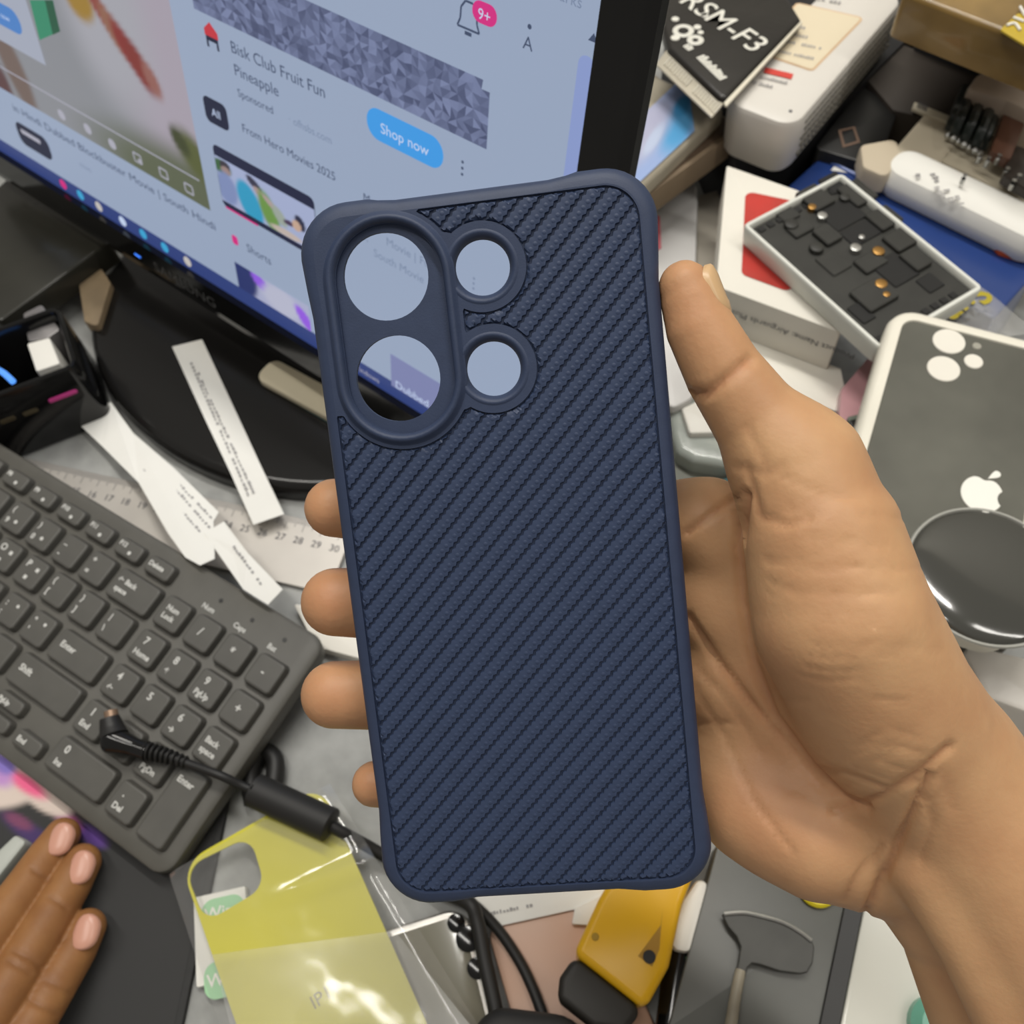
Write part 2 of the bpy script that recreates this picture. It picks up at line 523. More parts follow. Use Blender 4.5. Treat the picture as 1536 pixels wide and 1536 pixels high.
# advert card over the video
x1, y0 = sp(70, 98)
sflat('advert_card', [(vx0, y0), (x1, y0), (x1, y0 + .038), (vx0, y0 + .038)], glow('screen_card', lin(158, 164, 180)), .0004)
sflat('advert_button', rrect(x1 - .030, y0 + .016, .036, .0125, .006), glow('advert_blue', lin(72, 124, 190)), .0005)
stext('Shop now', (x1 - .030, y0 + .0142), .0055, g['white'], align='CENTER', dz=.0006)
sflat('advert_pack', [sp(60, 60), sp(90, 47), sp(80, 0), sp(45, 0)], glow('advert_green', lin(52, 132, 102)), .0002)
sflat('advert_pack_side', [sp(80, 52), sp(91, 47), sp(80, 0), sp(68, 0)], glow('advert_dark_green', lin(34, 84, 62)), .0003)
# title under the video
ty = vy0 - .0105
stext('in Hindi Dubbed Blockbuster Movie | South Hindi', (vx1 + .002, ty), .0082, g['dark'], .00006, align='RIGHT', sx=1.30)
stext('views', (vx1 - .10, ty - .0115), .006, g['grey'], align='RIGHT')
# advert on the right
bx1, by0 = sp(730, 224)
by1 = sp(717, 116)[1]
bx0 = sp(290, 5)[0]
nx, ny = 44, 8
pv = [];
for j in range(ny + 1):
    for i in range(nx + 1):
        jx = (rng.random() - .5) * .5 if 0 < i < nx else 0; jy = (rng.random() - .5) * .5 if 0 < j < ny else 0
        pv.append((bx0 + (bx1 - bx0) * (i + jx) / nx, by0 + (by1 - by0) * (j + jy) / ny, .0001))
mb = MB(); mb.v = pv; fc = []
for j in range(ny):
    for i in range(nx):
        a_, b_, c_, d_ = j * (nx + 1) + i, j * (nx + 1) + i + 1, (j + 1) * (nx + 1) + i + 1, (j + 1) * (nx + 1) + i
        if i == nx - 1 and j >= ny - 2:
            if j == ny - 1: continue
        tri = [(a_, b_, c_), (a_, c_, d_)] if rng.random() < .5 else [(a_, b_, d_), (b_, c_, d_)]
        mb.f += tri
        for _ in tri:
            k = rng.random(); fc.append(np.array(lin(70, 78, 108)) * (1 - k) + np.array(lin(118, 128, 162)) * k)
mb.c = ('f', fc)
part('banner', S(mb), M_['pic'], scr, smooth=None)
def row(px, py): return sp(px, py)
x, y = sp(352, 76); stext('Bisk Club Fruit Fun', (x - .002, y - .001), .0088, g['dark'], .00005)
x2, y2 = sp(360, 106); stext('Pineapple', (x - .002, y - .0102), .0088, g['dark'], .00005)
stext('Sponsored', (x - .002, y - .0192), .0064, g['dark'], .00010)
stext('\u00b7 ofhsbs.com', (x + .028, y - .0192), .0062, g['grey'])
hx, hy = sp(318, 56)
sflat('advert_logo_roof', [(hx - .004, hy), (hx + .004, hy), (hx + .004, hy + .0026), (hx, hy + .006), (hx - .004, hy + .0026)], g['red'], .0002)
sflat('advert_logo_base', [(hx - .0036, hy - .0046), (hx - .0024, hy - .0046), (hx - .0024, hy - .0018), (hx + .0024, hy - .0018), (hx + .0024, hy - .0046), (hx + .0036, hy - .0046), (hx + .0036, hy), (hx - .0036, hy)], g['navy'], .0002)
bxm = (sp(553, 180)[0] + sp(663, 235)[0]) / 2; bym = sp(608, 207)[1]
sflat('shop_button', rrect(bxm, bym, .0375, .0125, .0062, 8), g['blue'], .0002)
stext('Shop now', (bxm, bym - .0025), .0076, g['white'], .00010, align='CENTER')
x, y = sp(694, 252)
for k in (-1, 0, 1): sflat('menu_dot', circle(x, y + k * .0024, .0006, 10), g['dark'], .0002)
# chip, list
x0_, y1_ = sp(304, 144); x1_, y0_ = sp(345, 195)
sflat('chip', rrect((x0_ + x1_) / 2, (y0_ + y1_) / 2, .0150, .0120, .003), g['navy'], .0002)
stext('All', ((x0_ + x1_) / 2, (y0_ + y1_) / 2 - .002), .0068, g['white'], .00012, align='CENTER')
x, y = sp(364, 195); stext('From Hero Movies 2025', (x, y - .0005), .0072, g['dark'], .00006)
x, y = sp(545, 290); stext('More', (x, y - .003), .0068, g['dark'], .00005)
# thumbnail
tx0, ty1 = sp(318, 214); tx1 = sp(470, 290)[0]; ty0 = sp(340, 305)[1]
sflat('thumbnail_border', round_poly([(tx0, ty0 - .002), (tx1, ty0 - .002), (tx1, ty1), (tx0, ty1)], .003), g['edge'], .0001)
def thm(x, y):
    L = lin
    return blobs(L(158, 168, 200), [(.06, .80, .10, .16, 0, L(58, 96, 60), .4), (.10, .86, .055, .11, 0, L(56, 52, 62), .3), (.10, .76, .05, .09, 0, L(150, 128, 124), .4),
        (.08, .35, .11, .36, 0, L(122, 136, 178), .4), (.32, .30, .12, .46, .1, L(48, 148, 186), .3), (.40, .82, .055, .15, .4, L(52, 52, 72), .3), (.45, .66, .05, .13, .4, L(164, 142, 140), .4),
        (.52, .36, .09, .42, .1, L(104, 142, 70), .5), (.56, .55, .04, .18, .5, L(168, 150, 146), .5), (.63, .40, .06, .2, .2, L(150, 160, 150), .5), (.72, .36, .05, .06, -.4, L(70, 52, 80), .4), (.84, .50, .05, .16, .1, L(40, 42, 66), .3),
        (.80, .40, .045, .12, 0, L(190, 160, 140), .4), (.68, .08, .16, .08, 0, L(186, 172, 164), .5)])(x, y)
picture('thumbnail', tx0 + .0003, ty0 + .001, tx1 - .0003, ty1 - .0055, thm, 56, 34, .0002)
sflat('thumbnail_progress', [(tx0 + .002, ty0 - .0026), (tx0 + .024, ty0 - .0026), (tx0 + .024, ty0 - .0016), (tx0 + .002, ty0 - .0016)], g['pink'], .0003)
# shorts
x, y = sp(353, 360); sflat('shorts_icon', rrect(x, y, .0042, .0052, .0014), g['pink'], .0002)
x, y = sp(370, 368); stext('Shorts', (x, y - .003), .0085, g['dark'], .00004)
sx0, sy1 = sp(352, 392); sx1 = sx0 + .052
def shr(x, y):
    L = lin
    return blobs(L(164, 168, 196), [(.05, .6, .24, .9, 0, L(44, 54, 104), .3), (.34, .78, .10, .30, .2, L(140, 92, 214), .4), (.62, .5, .26, .5, 0, L(178, 180, 200), .5), (.93, .36, .09, .42, .2, L(142, 88, 216), .5)])(x, y)
picture('shorts_thumbnail', sx0, TB, sx1, sy1, shr, 30, 20, .0002)
x0_, y1_ = sp(586, 530)
sflat('shorts_tile', [(x0_, TB * .72), (x0_ + .05, TB * .72), (x0_ + .05, y1_), (x0_, y1_)], g['tile'], .0002)
stext('Dubbed', (x0_ + .0025, TB * .78), .0085, g['white'], .00012)
stext('Windows', (x0_ - .026, .0030), .006, g['ctrl'], .0001)
x, y = sp(505, 300)
# text of the list as seen above and through the camera openings
x, y = sp(585, 360); stext('Movie | Full', (x - .002, y - .003), .0072, g['grey'], .00004)
x, y = sp(566, 377); stext('South Movie', (x - .002, y - .003), .0072, g['grey'], .00004)
x, y = sp(540, 355); stext('ie,', (x, y), .0072, g['grey'], .00004)
x, y = sp(711, 425)
for k in (-1, 0, 1): sflat('menu_dot', circle(x, y + k * .0024, .0006, 10), g['grey'], .0002)
# header
x, y = sp(704, 24)
mb = MB()
def strip(pts, w_, dz=.0003):
    for a, b in zip(pts[:-1], pts[1:]):
        a, b = np.array(a), np.array(b); t = (b - a) / np.linalg.norm(b - a); n_ = np.array([-t[1], t[0]]) * w_ / 2
        mb.add([(*(a + n_), dz), (*(a - n_), dz), (*(b - n_), dz), (*(b + n_), dz)], [(0, 1, 2, 3)])
bell = [(x - .0045, y - .004), (x + .0045, y - .004), (x + .0034, y - .0015), (x + .0032, y + .002), (x + .0015, y + .0042), (x - .0015, y + .0042), (x - .0032, y + .002), (x - .0034, y - .0015), (x - .0045, y - .004)]
strip(bell, .0007); strip([(x - .0014, y - .0054), (x + .0014, y - .0054)], .0012)
part('bell_icon', S(mb), g['dark'], scr, smooth=None)
x, y = sp(728, 20)
sflat('badge', rrect(x, y, .0098, .0066, .0032), g['pink'], .0004)
stext('9+', (x, y - .0021), .0062, g['white'], .00015, align='CENTER', dz=.0005)
x, y = sp(793, 62)
stext('A', (x, y - .0025), .0075, g['dark'], align='CENTER'); sflat('avatar_dot', circle(x, y + .0044, .0008, 10), g['dark'], .0002)
x, y = sp(873, 16); stext('All Bookmarks', (x, y - .003 + .0035), .0062, g['grey'], align='RIGHT')
x, y = sp(868, 78)
sflat('scroll_thumb', rrect(SX1 - .0042, y - .0225, .0058, .045, .0029), g['scroll'], .0002)
sflat('scroll_arrow', [(SX1 - .0047, y + .0045), (SX1 - .0013, y + .0045), (SX1 - .003, y + .007)], g['dark'], .0002)
# lamp and lettering on the lower bezel
x, y = sp(222, 402)
mb = MB(); mb.flat(rrect(x, -BB * .5, .0055, .0013, .0006), .0043); part('power_light', S(mb), glow('blue_led', (.05, .22, 1), 1.6), mon, smooth=None)
v, f = text2d('SAMSUNG', .0085, 'CENTER', 0)
x, y = sp(290, 440)
mb = MB(); mb.add([(x + a * 1.3, -BB * .62 + b, .0043) for a, b in v], f); part('lettering', S(mb), mat('bezel_lettering', (.09, .09, .09), .5), mon, smooth=None)

# ================================================================== phone case (in the hand)
RC = np.array([[0.99078, -0.09608, -0.09554], [0.10801, 0.98578, 0.12872], [0.08181, -0.13786, 0.98707]])   # right, down, away in camera axes
TC = np.array([-0.00029897, 0.01084558, 0.20901967])
CM = frame(CAM + RW @ TC, RW @ RC[0], -(RW @ RC[1]), -(RW @ RC[2]))
case = thing('phone_case', 'navy blue ribbed phone case with camera cutouts, held upright in the hand', 'phone case', M=CM)
HW, HH, CR = .03825, .08105, .0105
def case_outline(ins, n=10, bulge=1.0):
    "rounded rectangle with the thicker air-cushion corners"
    out = []
    w_, h_, r = HW - ins, HH - ins, max(CR - ins, .001)
    base = []
    for (sx, sy, a0) in ((1, -1, -90), (1, 1, 0), (-1, 1, 90), (-1, -1, 180)):
        cx, cy = sx * (w_ - r), sy * (h_ - r)
        for k in range(n + 1):
            a = math.radians(a0 + 90 * k / n); base.append((cx + r * math.cos(a), cy + r * math.sin(a), math.cos(a), math.sin(a)))
        # straight run to the next corner
        nx_, ny_ = {(1, -1): (1, 1), (1, 1): (-1, 1), (-1, 1): (-1, -1), (-1, -1): (1, -1)}[(sx, sy)]
        x0, y0, c0, s0 = base[-1]; a = math.radians(a0 + 90)
        ex, ey = nx_ * (w_ - r) + r * math.cos(a) * (1 if abs(math.cos(a)) > .5 else 0), ny_ * (h_ - r) + r * math.sin(a) * (1 if abs(math.sin(a)) > .5 else 0)
        for k in (.05, .09, .13, .2, .35, .5, .65, .8, .87, .91, .95):
            base.append((x0 + (ex - x0) * k, y0 + (ey - y0) * k, c0, s0))
    for x, y, c, s_ in base:
        dx, dy = w_ - abs(x), h_ - abs(y)
        dist = max(dx, dy)                       # distance from the sharp corner along the sides
        k = max(0, min(1, (.0195 - dist) / .004)); k = k * k * (3 - 2 * k)
        out.append((x + c * .0009 * k * bulge, y + s_ * .0009 * k * bulge))
    return out
navy = mat('navy_soft_touch', (.031, .046, .094), .52, var=.05, vscale=300, bump=.05, bscale=2500, spec=.45)
HOLES = [(-.0205, .0649, .0094), (-.0205, .0428, .0094), (.00075, .0644, .0059), (.00075, .0426, .0059)]
# the ribbed field and its border
ANG = math.radians(44.6); E1 = np.array([math.cos(ANG), math.sin(ANG)]); E2 = np.array([-math.sin(ANG), math.cos(ANG)])
def sd_rr(p, cx, cy, hw, hh, r):
    q = np.abs(p - np.array([cx, cy])) - np.array([hw - r, hh - r])
    return np.linalg.norm(np.maximum(q, 0), axis=1) + np.minimum(q.max(1), 0) - r
def region(p):
    d = sd_rr(p, 0, 0, HW - .0031, HH - .0031, .0075)
    d = np.maximum(d, -sd_rr(p, -.0197, .0533, .0153, .0261, .0152))
    for a, b, r in HOLES[2:]:
        d = np.maximum(d, -(np.linalg.norm(p - np.array([a, b]), axis=1) - (r + .0037)))
    d = np.maximum(d, -sd_rr(p, -.0300, .0690, .0180, .0330, .003))
    d = np.maximum(d, -sd_rr(p, -.0090, .0535, .0045, .0190, .002))
    return d

def contour(fn, x0, y0, x1, y1, h):
    "closed outline of fn < 0 by marching squares, then pulled onto the zero line"
    xs = np.arange(x0, x1 + h, h); ys = np.arange(y0, y1 + h, h); X, Y = np.meshgrid(xs, ys, indexing='ij')
    D = fn(np.c_[X.ravel(), Y.ravel()]).reshape(X.shape); seg = {}
    def key_(i, j, k): return (i, j, k)                      # k 0: edge to +x, 1: edge to +y
    pos = {}
    def put(i, j, k):
        if (i, j, k) not in pos:
            i2, j2 = (i + 1, j) if k == 0 else (i, j + 1); t = D[i, j] / (D[i, j] - D[i2, j2]); pos[(i, j, k)] = (X[i, j] + (X[i2, j2] - X[i, j]) * t, Y[i, j] + (Y[i2, j2] - Y[i, j]) * t)
        return (i, j, k)
    I = D < 0; act = np.argwhere((I[:-1, :-1].astype(int) + I[1:, :-1] + I[:-1, 1:] + I[1:, 1:]) % 4 != 0)
    for i, j in act:
        e = []
        if I[i, j] != I[i + 1, j]: e.append(put(i, j, 0))
        if I[i + 1, j] != I[i + 1, j + 1]: e.append(put(i + 1, j, 1))
        if I[i, j + 1] != I[i + 1, j + 1]: e.append(put(i, j + 1, 0))
        if I[i, j] != I[i, j + 1]: e.append(put(i, j, 1))
        for a, b in zip(e[0::2], e[1::2]):
            seg.setdefault(a, []).append(b); seg.setdefault(b, []).append(a)
    loops = []; left = set(seg)
    while left:
        st = left.pop(); lp = [st]; cur = st
        while True:
            nx_ = [q for q in seg[cur] if q in left]
            if not nx_: break
            cur = nx_[0]; left.discard(cur); lp.append(cur)
        loops.append([pos[q] for q in lp])
    out = []
    for lp in loops:
        P = np.array(lp)
        for _ in range(2):
            d = fn(P); e = 1e-5; g_ = np.c_[(fn(P + [e, 0]) - d) / e, (fn(P + [0, e]) - d) / e]; P = P - g_ * d[:, None]
        out.append([tuple(q) for q in P])
    return sorted(out, key=len, reverse=True)
def fill(loops, z, up=True):
    v, f = cdt_fill(loops)
    return [(x, y, z) for x, y in v], (f if up else [tuple(reversed(q)) for q in f])
def stadium(cx, y0, y1, r, n=24):
    return [(cx + r * math.cos(t), y1 + r * math.sin(t)) for t in [math.pi * k / n for k in range(n + 1)]] + \
           [(cx + r * math.cos(t), y0 + r * math.sin(t)) for t in [math.pi + math.pi * k / n for k in range(n + 1)]]
field = contour(region, -.04, -.083, .04, .083, .0005)[0]
FLOOR = -.00075
PITCH, PER, AMP = .00327, .00151, .00030
mb = MB()
prof = [(.0030, 0, .3), (.0022, -.0002, .5), (.0013, -.0006, .7), (.0006, -.0013, .9), (.0001, -.0024, 1), (0, -.0036, 1), (0, -.0088, 1), (.0004, -.0098, 1), (.0014, -.0102, .8), (.0018, -.0096, .5), (.0018, -.0022, .5)]
lp = [[(x, y, z) for x, y in case_outline(i, bulge=b)] for i, z, b in prof]
mb.loops(list(reversed(lp)), False, False)
SMALL = [circle(a, b, r + .0011, 48) for a, b, r in HOLES[2:]]; STAD = stadium(-.0197, .0425, .0641, .0118)
v, f = fill([case_outline(.0030, bulge=.3), field, STAD] + SMALL, 0.0); mb.add(v, f)
v, f = fill([field], FLOOR); mb.add(v, f)
fl = ccw(field); mb.loops([[(x, y, 0) for x, y in fl], [(x, y, FLOOR) for x, y in inset(fl, .00008)]], False, False)
v, f = fill([case_outline(.0018, bulge=.5)] + [circle(a, b, r, 48) for a, b, r in HOLES], -.0022, False); mb.add(v, f)
part('shell', mb, navy, case, smooth=45, local=True)
# camera island: raised ring, sunken plate with the two large openings
mb = MB(); L = []
for (r, z) in ((.0146, 0.0), (.0141, .0004), (.0137, .0011), (.0132, .0015), (.0127, .0014), (.0122, .0009), (.0119, .0000), (.0118, -.0010)):
    L.append([(x, y, z) for x, y in stadium(-.0197, .0425, .0641, r)])
mb.loops(L, False, False)
part('camera_ring', mb, navy, case, smooth=60, local=True, recalc=True)
mb = MB(); v, f = fill([STAD] + [circle(a, b, r, 48) for a, b, r in HOLES[:2]], -.0010); mb.add(v, f)
for a, b, r in HOLES[:2]: mb.loops([[(x, y, -.0010) for x, y in circle(a, b, r, 48)], [(x, y, -.0022) for x, y in circle(a, b, r, 48)]], False, False)
part('camera_plate', mb, navy, case, smooth=45, local=True)
for a, b, r in HOLES[2:]:
    mb = MB(); mb.loops([[(x, y, z) for x, y in circle(a, b, rr, 48)] for rr, z in ((r + .0022, -.0001), (r + .0017, .00022), (r + .0012, .0002), (r + .0004, -.0008), (r, -.0022))], False, False)
    part('lens_collar', mb, navy, case, smooth=50, local=True)
nv = mat('navy_rib', (.032, .049, .102), .50, var=.05, vscale=300, spec=.45)
nt = nv.node_tree; bs = nt.nodes['Principled BSDF']
toff = (np.array([-.00945, .00268]) @ E2) % PITCH
# one row of small bumps along every rib
def mnode(op, a, b=None, c=None):
    n_ = nt.nodes.new('ShaderNodeMath'); n_.operation = op
    for k, v_ in enumerate((a, b, c)):
        if v_ is None: continue
        if isinstance(v_, (int, float)): n_.inputs[k].default_value = v_
        else: nt.links.new(v_, n_.inputs[k])
    return n_.outputs[0]
tc_ = nt.nodes.new('ShaderNodeTexCoord'); mp = nt.nodes.new('ShaderNodeSeparateXYZ'); nt.links.new(tc_.outputs['Object'], mp.inputs[0])
ss_ = mnode('ADD', mnode('MULTIPLY', mp.outputs[0], float(E1[0])), mnode('MULTIPLY', mp.outputs[1], float(E1[1])))
tt_ = mnode('SUBTRACT', mnode('ADD', mnode('MULTIPLY', mp.outputs[0], float(E2[0])), mnode('MULTIPLY', mp.outputs[1], float(E2[1]))), float(toff))
du = mnode('MULTIPLY', mnode('SUBTRACT', mnode('FRACT', mnode('DIVIDE', ss_, PER)), .5), PER)
dv = mnode('MULTIPLY', mnode('SUBTRACT', mnode('FRACT', mnode('DIVIDE', tt_, PITCH)), .42), PITCH)
rr_ = mnode('SQRT', mnode('ADD', mnode('MULTIPLY', du, du), mnode('MULTIPLY', dv, dv)))
mr = nt.nodes.new('ShaderNodeMapRange'); mr.inputs['From Min'].default_value = .00012; mr.inputs['From Max'].default_value = .00058; mr.inputs['To Min'].default_value = 1; mr.inputs['To Max'].default_value = 0
mr.interpolation_type = 'SMOOTHSTEP'; nt.links.new(rr_, mr.inputs['Value'])
bp = nt.nodes.new('ShaderNodeBump'); bp.inputs['Strength'].default_value = .40; bp.inputs['Distance'].default_value = .00025
nt.links.new(mr.outputs['Result'], bp.inputs['Height']); nt.links.new(bp.outputs['Normal'], bs.inputs['Normal'])
HGT = .00072
prof_t = np.array([0.0, .05, .3, .7, .95, 1.0]); prof_z = np.array([0, .86, 1, 1, .9, 0])
for i in range(-28, 28):
    t0, t1 = i * PITCH + toff + .00026, (i + 1) * PITCH + toff - .00026
    s = np.arange(-.095, .095, PER / 4)
    ph = (s / PER) % 1.0
    zig = AMP * (np.where(ph < .7, ph / .7, (1 - ph) / .3) * 2 - 1)
    T = t0 + (t1 - t0) * prof_t[None, :] + zig[:, None]
    Sx = np.repeat(s[:, None], 6, 1)
    P = Sx[..., None] * E1 + T[..., None] * E2
    flatP = P.reshape(-1, 2); rib_d = lambda p: region(p) + .00022; d = rib_d(flatP)
    if (d < 0).sum() < 8: continue
    # bring vertices just outside onto the border
    for _ in range(2):
        e = 1e-5
        gx = (rib_d(flatP + [e, 0]) - d) / e; gy = (rib_d(flatP + [0, e]) - d) / e
        mv = (d > 0) & (d < .0012)
        flatP = np.where(mv[:, None], flatP - np.c_[gx, gy] * d[:, None], flatP); d2 = rib_d(flatP); d = np.where(mv, d2, d)
    z = FLOOR + HGT * np.tile(prof_z, len(s)) * np.clip(-d / .00018, 0, 1)
    n = len(s); idx = np.arange(n * 6).reshape(n, 6); out = (d > -1e-7)
    faces = []
    for a_ in range(n - 1):
        for b_ in range(5):
            q = (idx[a_, b_], idx[a_ + 1, b_], idx[a_ + 1, b_ + 1], idx[a_, b_ + 1])
            if not out[list(q)].all(): faces.append(q)
    if not faces: continue
    par = {}
    def find(k):
        while par.setdefault(k, k) != k: k = par[k]
        return k
    for q in faces:
        for k in q[1:]: par[find(k)] = find(q[0])
    comps = {}
    for q in faces: comps.setdefault(find(q[0]), []).append(q)
    for fs in comps.values():                     # a strip cut in two by the camera island is two ribs
        if len(fs) < 6: continue
        used = sorted({k for q in fs for k in q}); rm = {k: j for j, k in enumerate(used)}
        mb = MB(); mb.v = [(flatP[k][0], flatP[k][1], z[k]) for k in used]; mb.f = [tuple(rm[k] for k in q) for q in fs]
        part('rib', mb, nv, case, smooth=30, local=True)

# ================================================================== keyboard
KX = Vector((0.99509534, 0.09718693, 0.01843807)).normalized()
KF = Vector((0.09870549, -0.98781382, -0.12033736)); KF = (KF - KX * KF.dot(KX)).normalized()
KZ = KF.cross(KX) * -1
KZ = KZ if KZ.z > 0 else -KZ
KO = Vector((-0.2506466, 0.02943283, 0.0281))
U = .019
KM = frame(KO, KX, -KF, KZ)                # x right, y away from the user, z up; origin = top of the num-lock key
kb = thing('keyboard', 'black compact keyboard with number pad, a power plug lying across it', 'keyboard', M=KM)
kb_mat = mat('keyboard_body', (.098, .094, .082), .5, var=.06, vscale=90, bump=.04, bscale=1500)
key_mat = mat('keycap', (.086, .083, .074), .48, var=.08, vscale=70, bump=.03, bscale=1800)
leg_mat = mat('key_legend', (.60, .60, .57), .6)
mb = MB()
bo = round_poly([(-15.0 * U, -4.86 * U), (3.80 * U, -4.86 * U), (3.80 * U, 1.40 * U), (-15.0 * U, 1.40 * U)], .009, 7)
mb.loops([[(x, y, z) for x, y in inset(bo, i)] for i, z in ((.004, -.0170), (.0012, -.0150), (0, -.0075), (.0006, -.0052), (.0022, -.0042))])
part('case', mb, kb_mat, kb, local=True)
for sx in (-14.0, 2.9):                     # flip-out feet under the rear edge
    mb = MB(); mb.box((sx * U, 1.0 * U, -.0205), (.016, .006, .013)); part('foot', mb, M_['rubber'], kb, local=True)
_kc = {}
def key(u, v, w_=1.0, h_=1.0, legs=()):
    mw, mh = (w_ - .15) * U, (h_ - .15) * U
    k = (round(mw, 5), round(mh, 5))
    if k not in _kc:
        o_ = rrect(0, 0, mw, mh, .0026, 4); m_ = MB()
        m_.loops([[(x, y, z) for x, y in inset(o_, i)] for i, z in ((-.0002, -.0045), (0, -.0035), (.0006, -.0008), (.0010, -.0002), (.0017, 0))])
        _kc[k] = _mesh('key', m_, key_mat, 14)
    o = bpy.data.objects.new('key', _kc[k]); COL.objects.link(o); o.parent = kb
    o.location = (u * U, -v * U, 0)
    m_ = MB()
    for (s_, x, y, size) in legs:
        vv, ff = text2d(s_, size * .001, 'LEFT', .00012)
        m_.add([(-mw / 2 + x * .001 + a, mh / 2 - y * .001 + b, .00015) for a, b in vv], ff)
    if m_.f:
        me = _mesh('legend', m_, leg_mat, None); l = bpy.data.objects.new('legend', me); COL.objects.link(l); l.parent = o
    return o
def two(a, b, sa=4.6, sb=2.9): return ((a, 3.0, 6.2, sa), (b, 3.0, 12.0, sb))
def dot(s_): return ((s_, 2.0, 4.6, 3.2), ('\u2022', 9.0, 8.6, 7.0))
for k, nme in enumerate(('F12', 'F11', 'F10', 'F9', 'F8', 'F7', 'F6')):
    key(-2.17 - 1.075 * k, -.77, 1.04, .66, dot(nme))
key(-1.10, -.77, 1.04, .66, (('Delete', 2.2, 5.6, 3.4),))
key(-1.30, .05, 1.58, 1, (('\u2190 Back', 3, 7, 3.6), ('space', 4, 11.5, 3.4)))
for k, (a, b) in enumerate((('=', '+'), ('-', '_'), ('0', ')'), ('9', '('), ('8', '*'), ('7', '&'), ('6', '^'))):
    key(-2.60 - 1.0 * k, .05, 1, 1, ((b, 3.5, 6, 4), (a, 3.5, 12.5, 4)) + ((('\u2022', 8.5, 12.5, 7),) if k > 1 else ()))
for k, (a, b) in enumerate((('\\', '|'), (']', '}'), ('[', '{'), ('P', ''), ('O', ''), ('I', ''), ('U', ''), ('Y', ''))):
    key(-1.10 - 1.01 * k, 1.0, 1, 1, ((a, 3.2, 12, 4), (b, 3.2, 6, 4)) if b else ((a, 3.4, 6.4, 4.8), ('\u25aa', 9.5, 7.5, 6), ('\u25aa', 6, 13, 6)))
key(-1.45, 2.02, 1.78, 1, (('Enter', 4.5, 8.5, 4.2),))
for k, (a, b) in enumerate((("'", '"'), (';', ':'), ('L', ''), ('K', ''), ('J', ''), ('H', ''))):
    key(-2.86 - 1.0 * k, 2.02, 1, 1, ((a, 3.5, 12, 4.2), (b, 3.5, 7, 4.2), ('\u2022', 9.5, 7, 6)) if b else ((a, 3.4, 6.4, 4.8),))
key(-1.72, 3.0, 2.3, 1, (('Shift', 4.5, 8.5, 4.4),))
for k, (a, b) in enumerate((('/', '?'), ('.', '>'), (',', '<'), ('M', ''), ('N', ''))):
    key(-3.38 - 1.0 * k, 3.0, 1, 1, ((a, 3.5, 12, 4.2), (b, 3.5, 7, 4.2)) if b else ((a, 3.4, 6.4, 4.8),))
key(-2.16, 3.76, 1.06, .56, (('PgUp', 2.5, 5.4, 3.2),)); key(-2.16, 4.26, 1.06, .56, (('PgDn', 2.5, 5.4, 3.2),))
key(-1.06, 4.24, 1.06, .60, (('End', 3, 5.6, 3.4),)); key(-3.26, 4.24, 1.06, .60, (('Home', 2.5, 5.6, 3.2),))
key(-4.36, 4.0, 1.06, 1, (('Ctrl', 3, 7, 3.8),)); key(-5.46, 4.0, 1.06, 1, (('Fn', 3, 7, 3.8),))
key(0, 0, 1, 1, (('Num', 4, 7.2, 3.6), ('Lock', 4, 11.4, 3.6)))
for k, s_ in enumerate('/*-'): key(1 + k, 0, 1, 1, ((s_, 6.5, 9.5, 5.5),))
for (u, v, a, b) in ((0, 1, '7', 'Home'), (1, 1, '8', '\u2191'), (2, 1, '9', 'PgUp'), (0, 2, '4', '\u2190'), (1, 2, '5', ''), (2, 2, '6', '\u2192'), (0, 3, '1', 'End'), (1, 3, '2', '\u2193'), (2, 3, '3', 'PgDn'), (2, 4, '.', 'Del')):
    key(u, v, 1, 1, ((a, 5.0, 6.8, 5.0),) + (((b, 3.5, 12.6, 3.8),) if b else ()))
key(3, 1, 1, 1, (('+', 6.0, 9.5, 5.5),)); key(3, 2, 1, 1, (('Back', 3.2, 7.5, 3.8), ('space', 3.2, 12, 3.8)))
key(.5, 4, 2, 1, (('0', 6, 6.5, 5), ('Ins', 5, 12.6, 3.8))); key(3, 3.5, 1, 2, (('Enter', 3.0, 8, 4),))
for k, s_ in enumerate(('Num', 'Caps', 'Bat')):
    x, y = (.62 + 1.03 * k) * U, .72 * U
    m_ = MB(); m_.flat(circle(x + .003, y + .0035, .0011, 14), -.0040); part('indicator_light', m_, M_['black'], kb, local=True, smooth=None)
    vv, ff = text2d(s_, .0036, 'CENTER', .0001); m_ = MB(); m_.add([(x + a, y - .0035 + b, -.0040) for a, b in vv], ff)
    part('indicator_label', m_, leg_mat, kb, local=True, smooth=None)

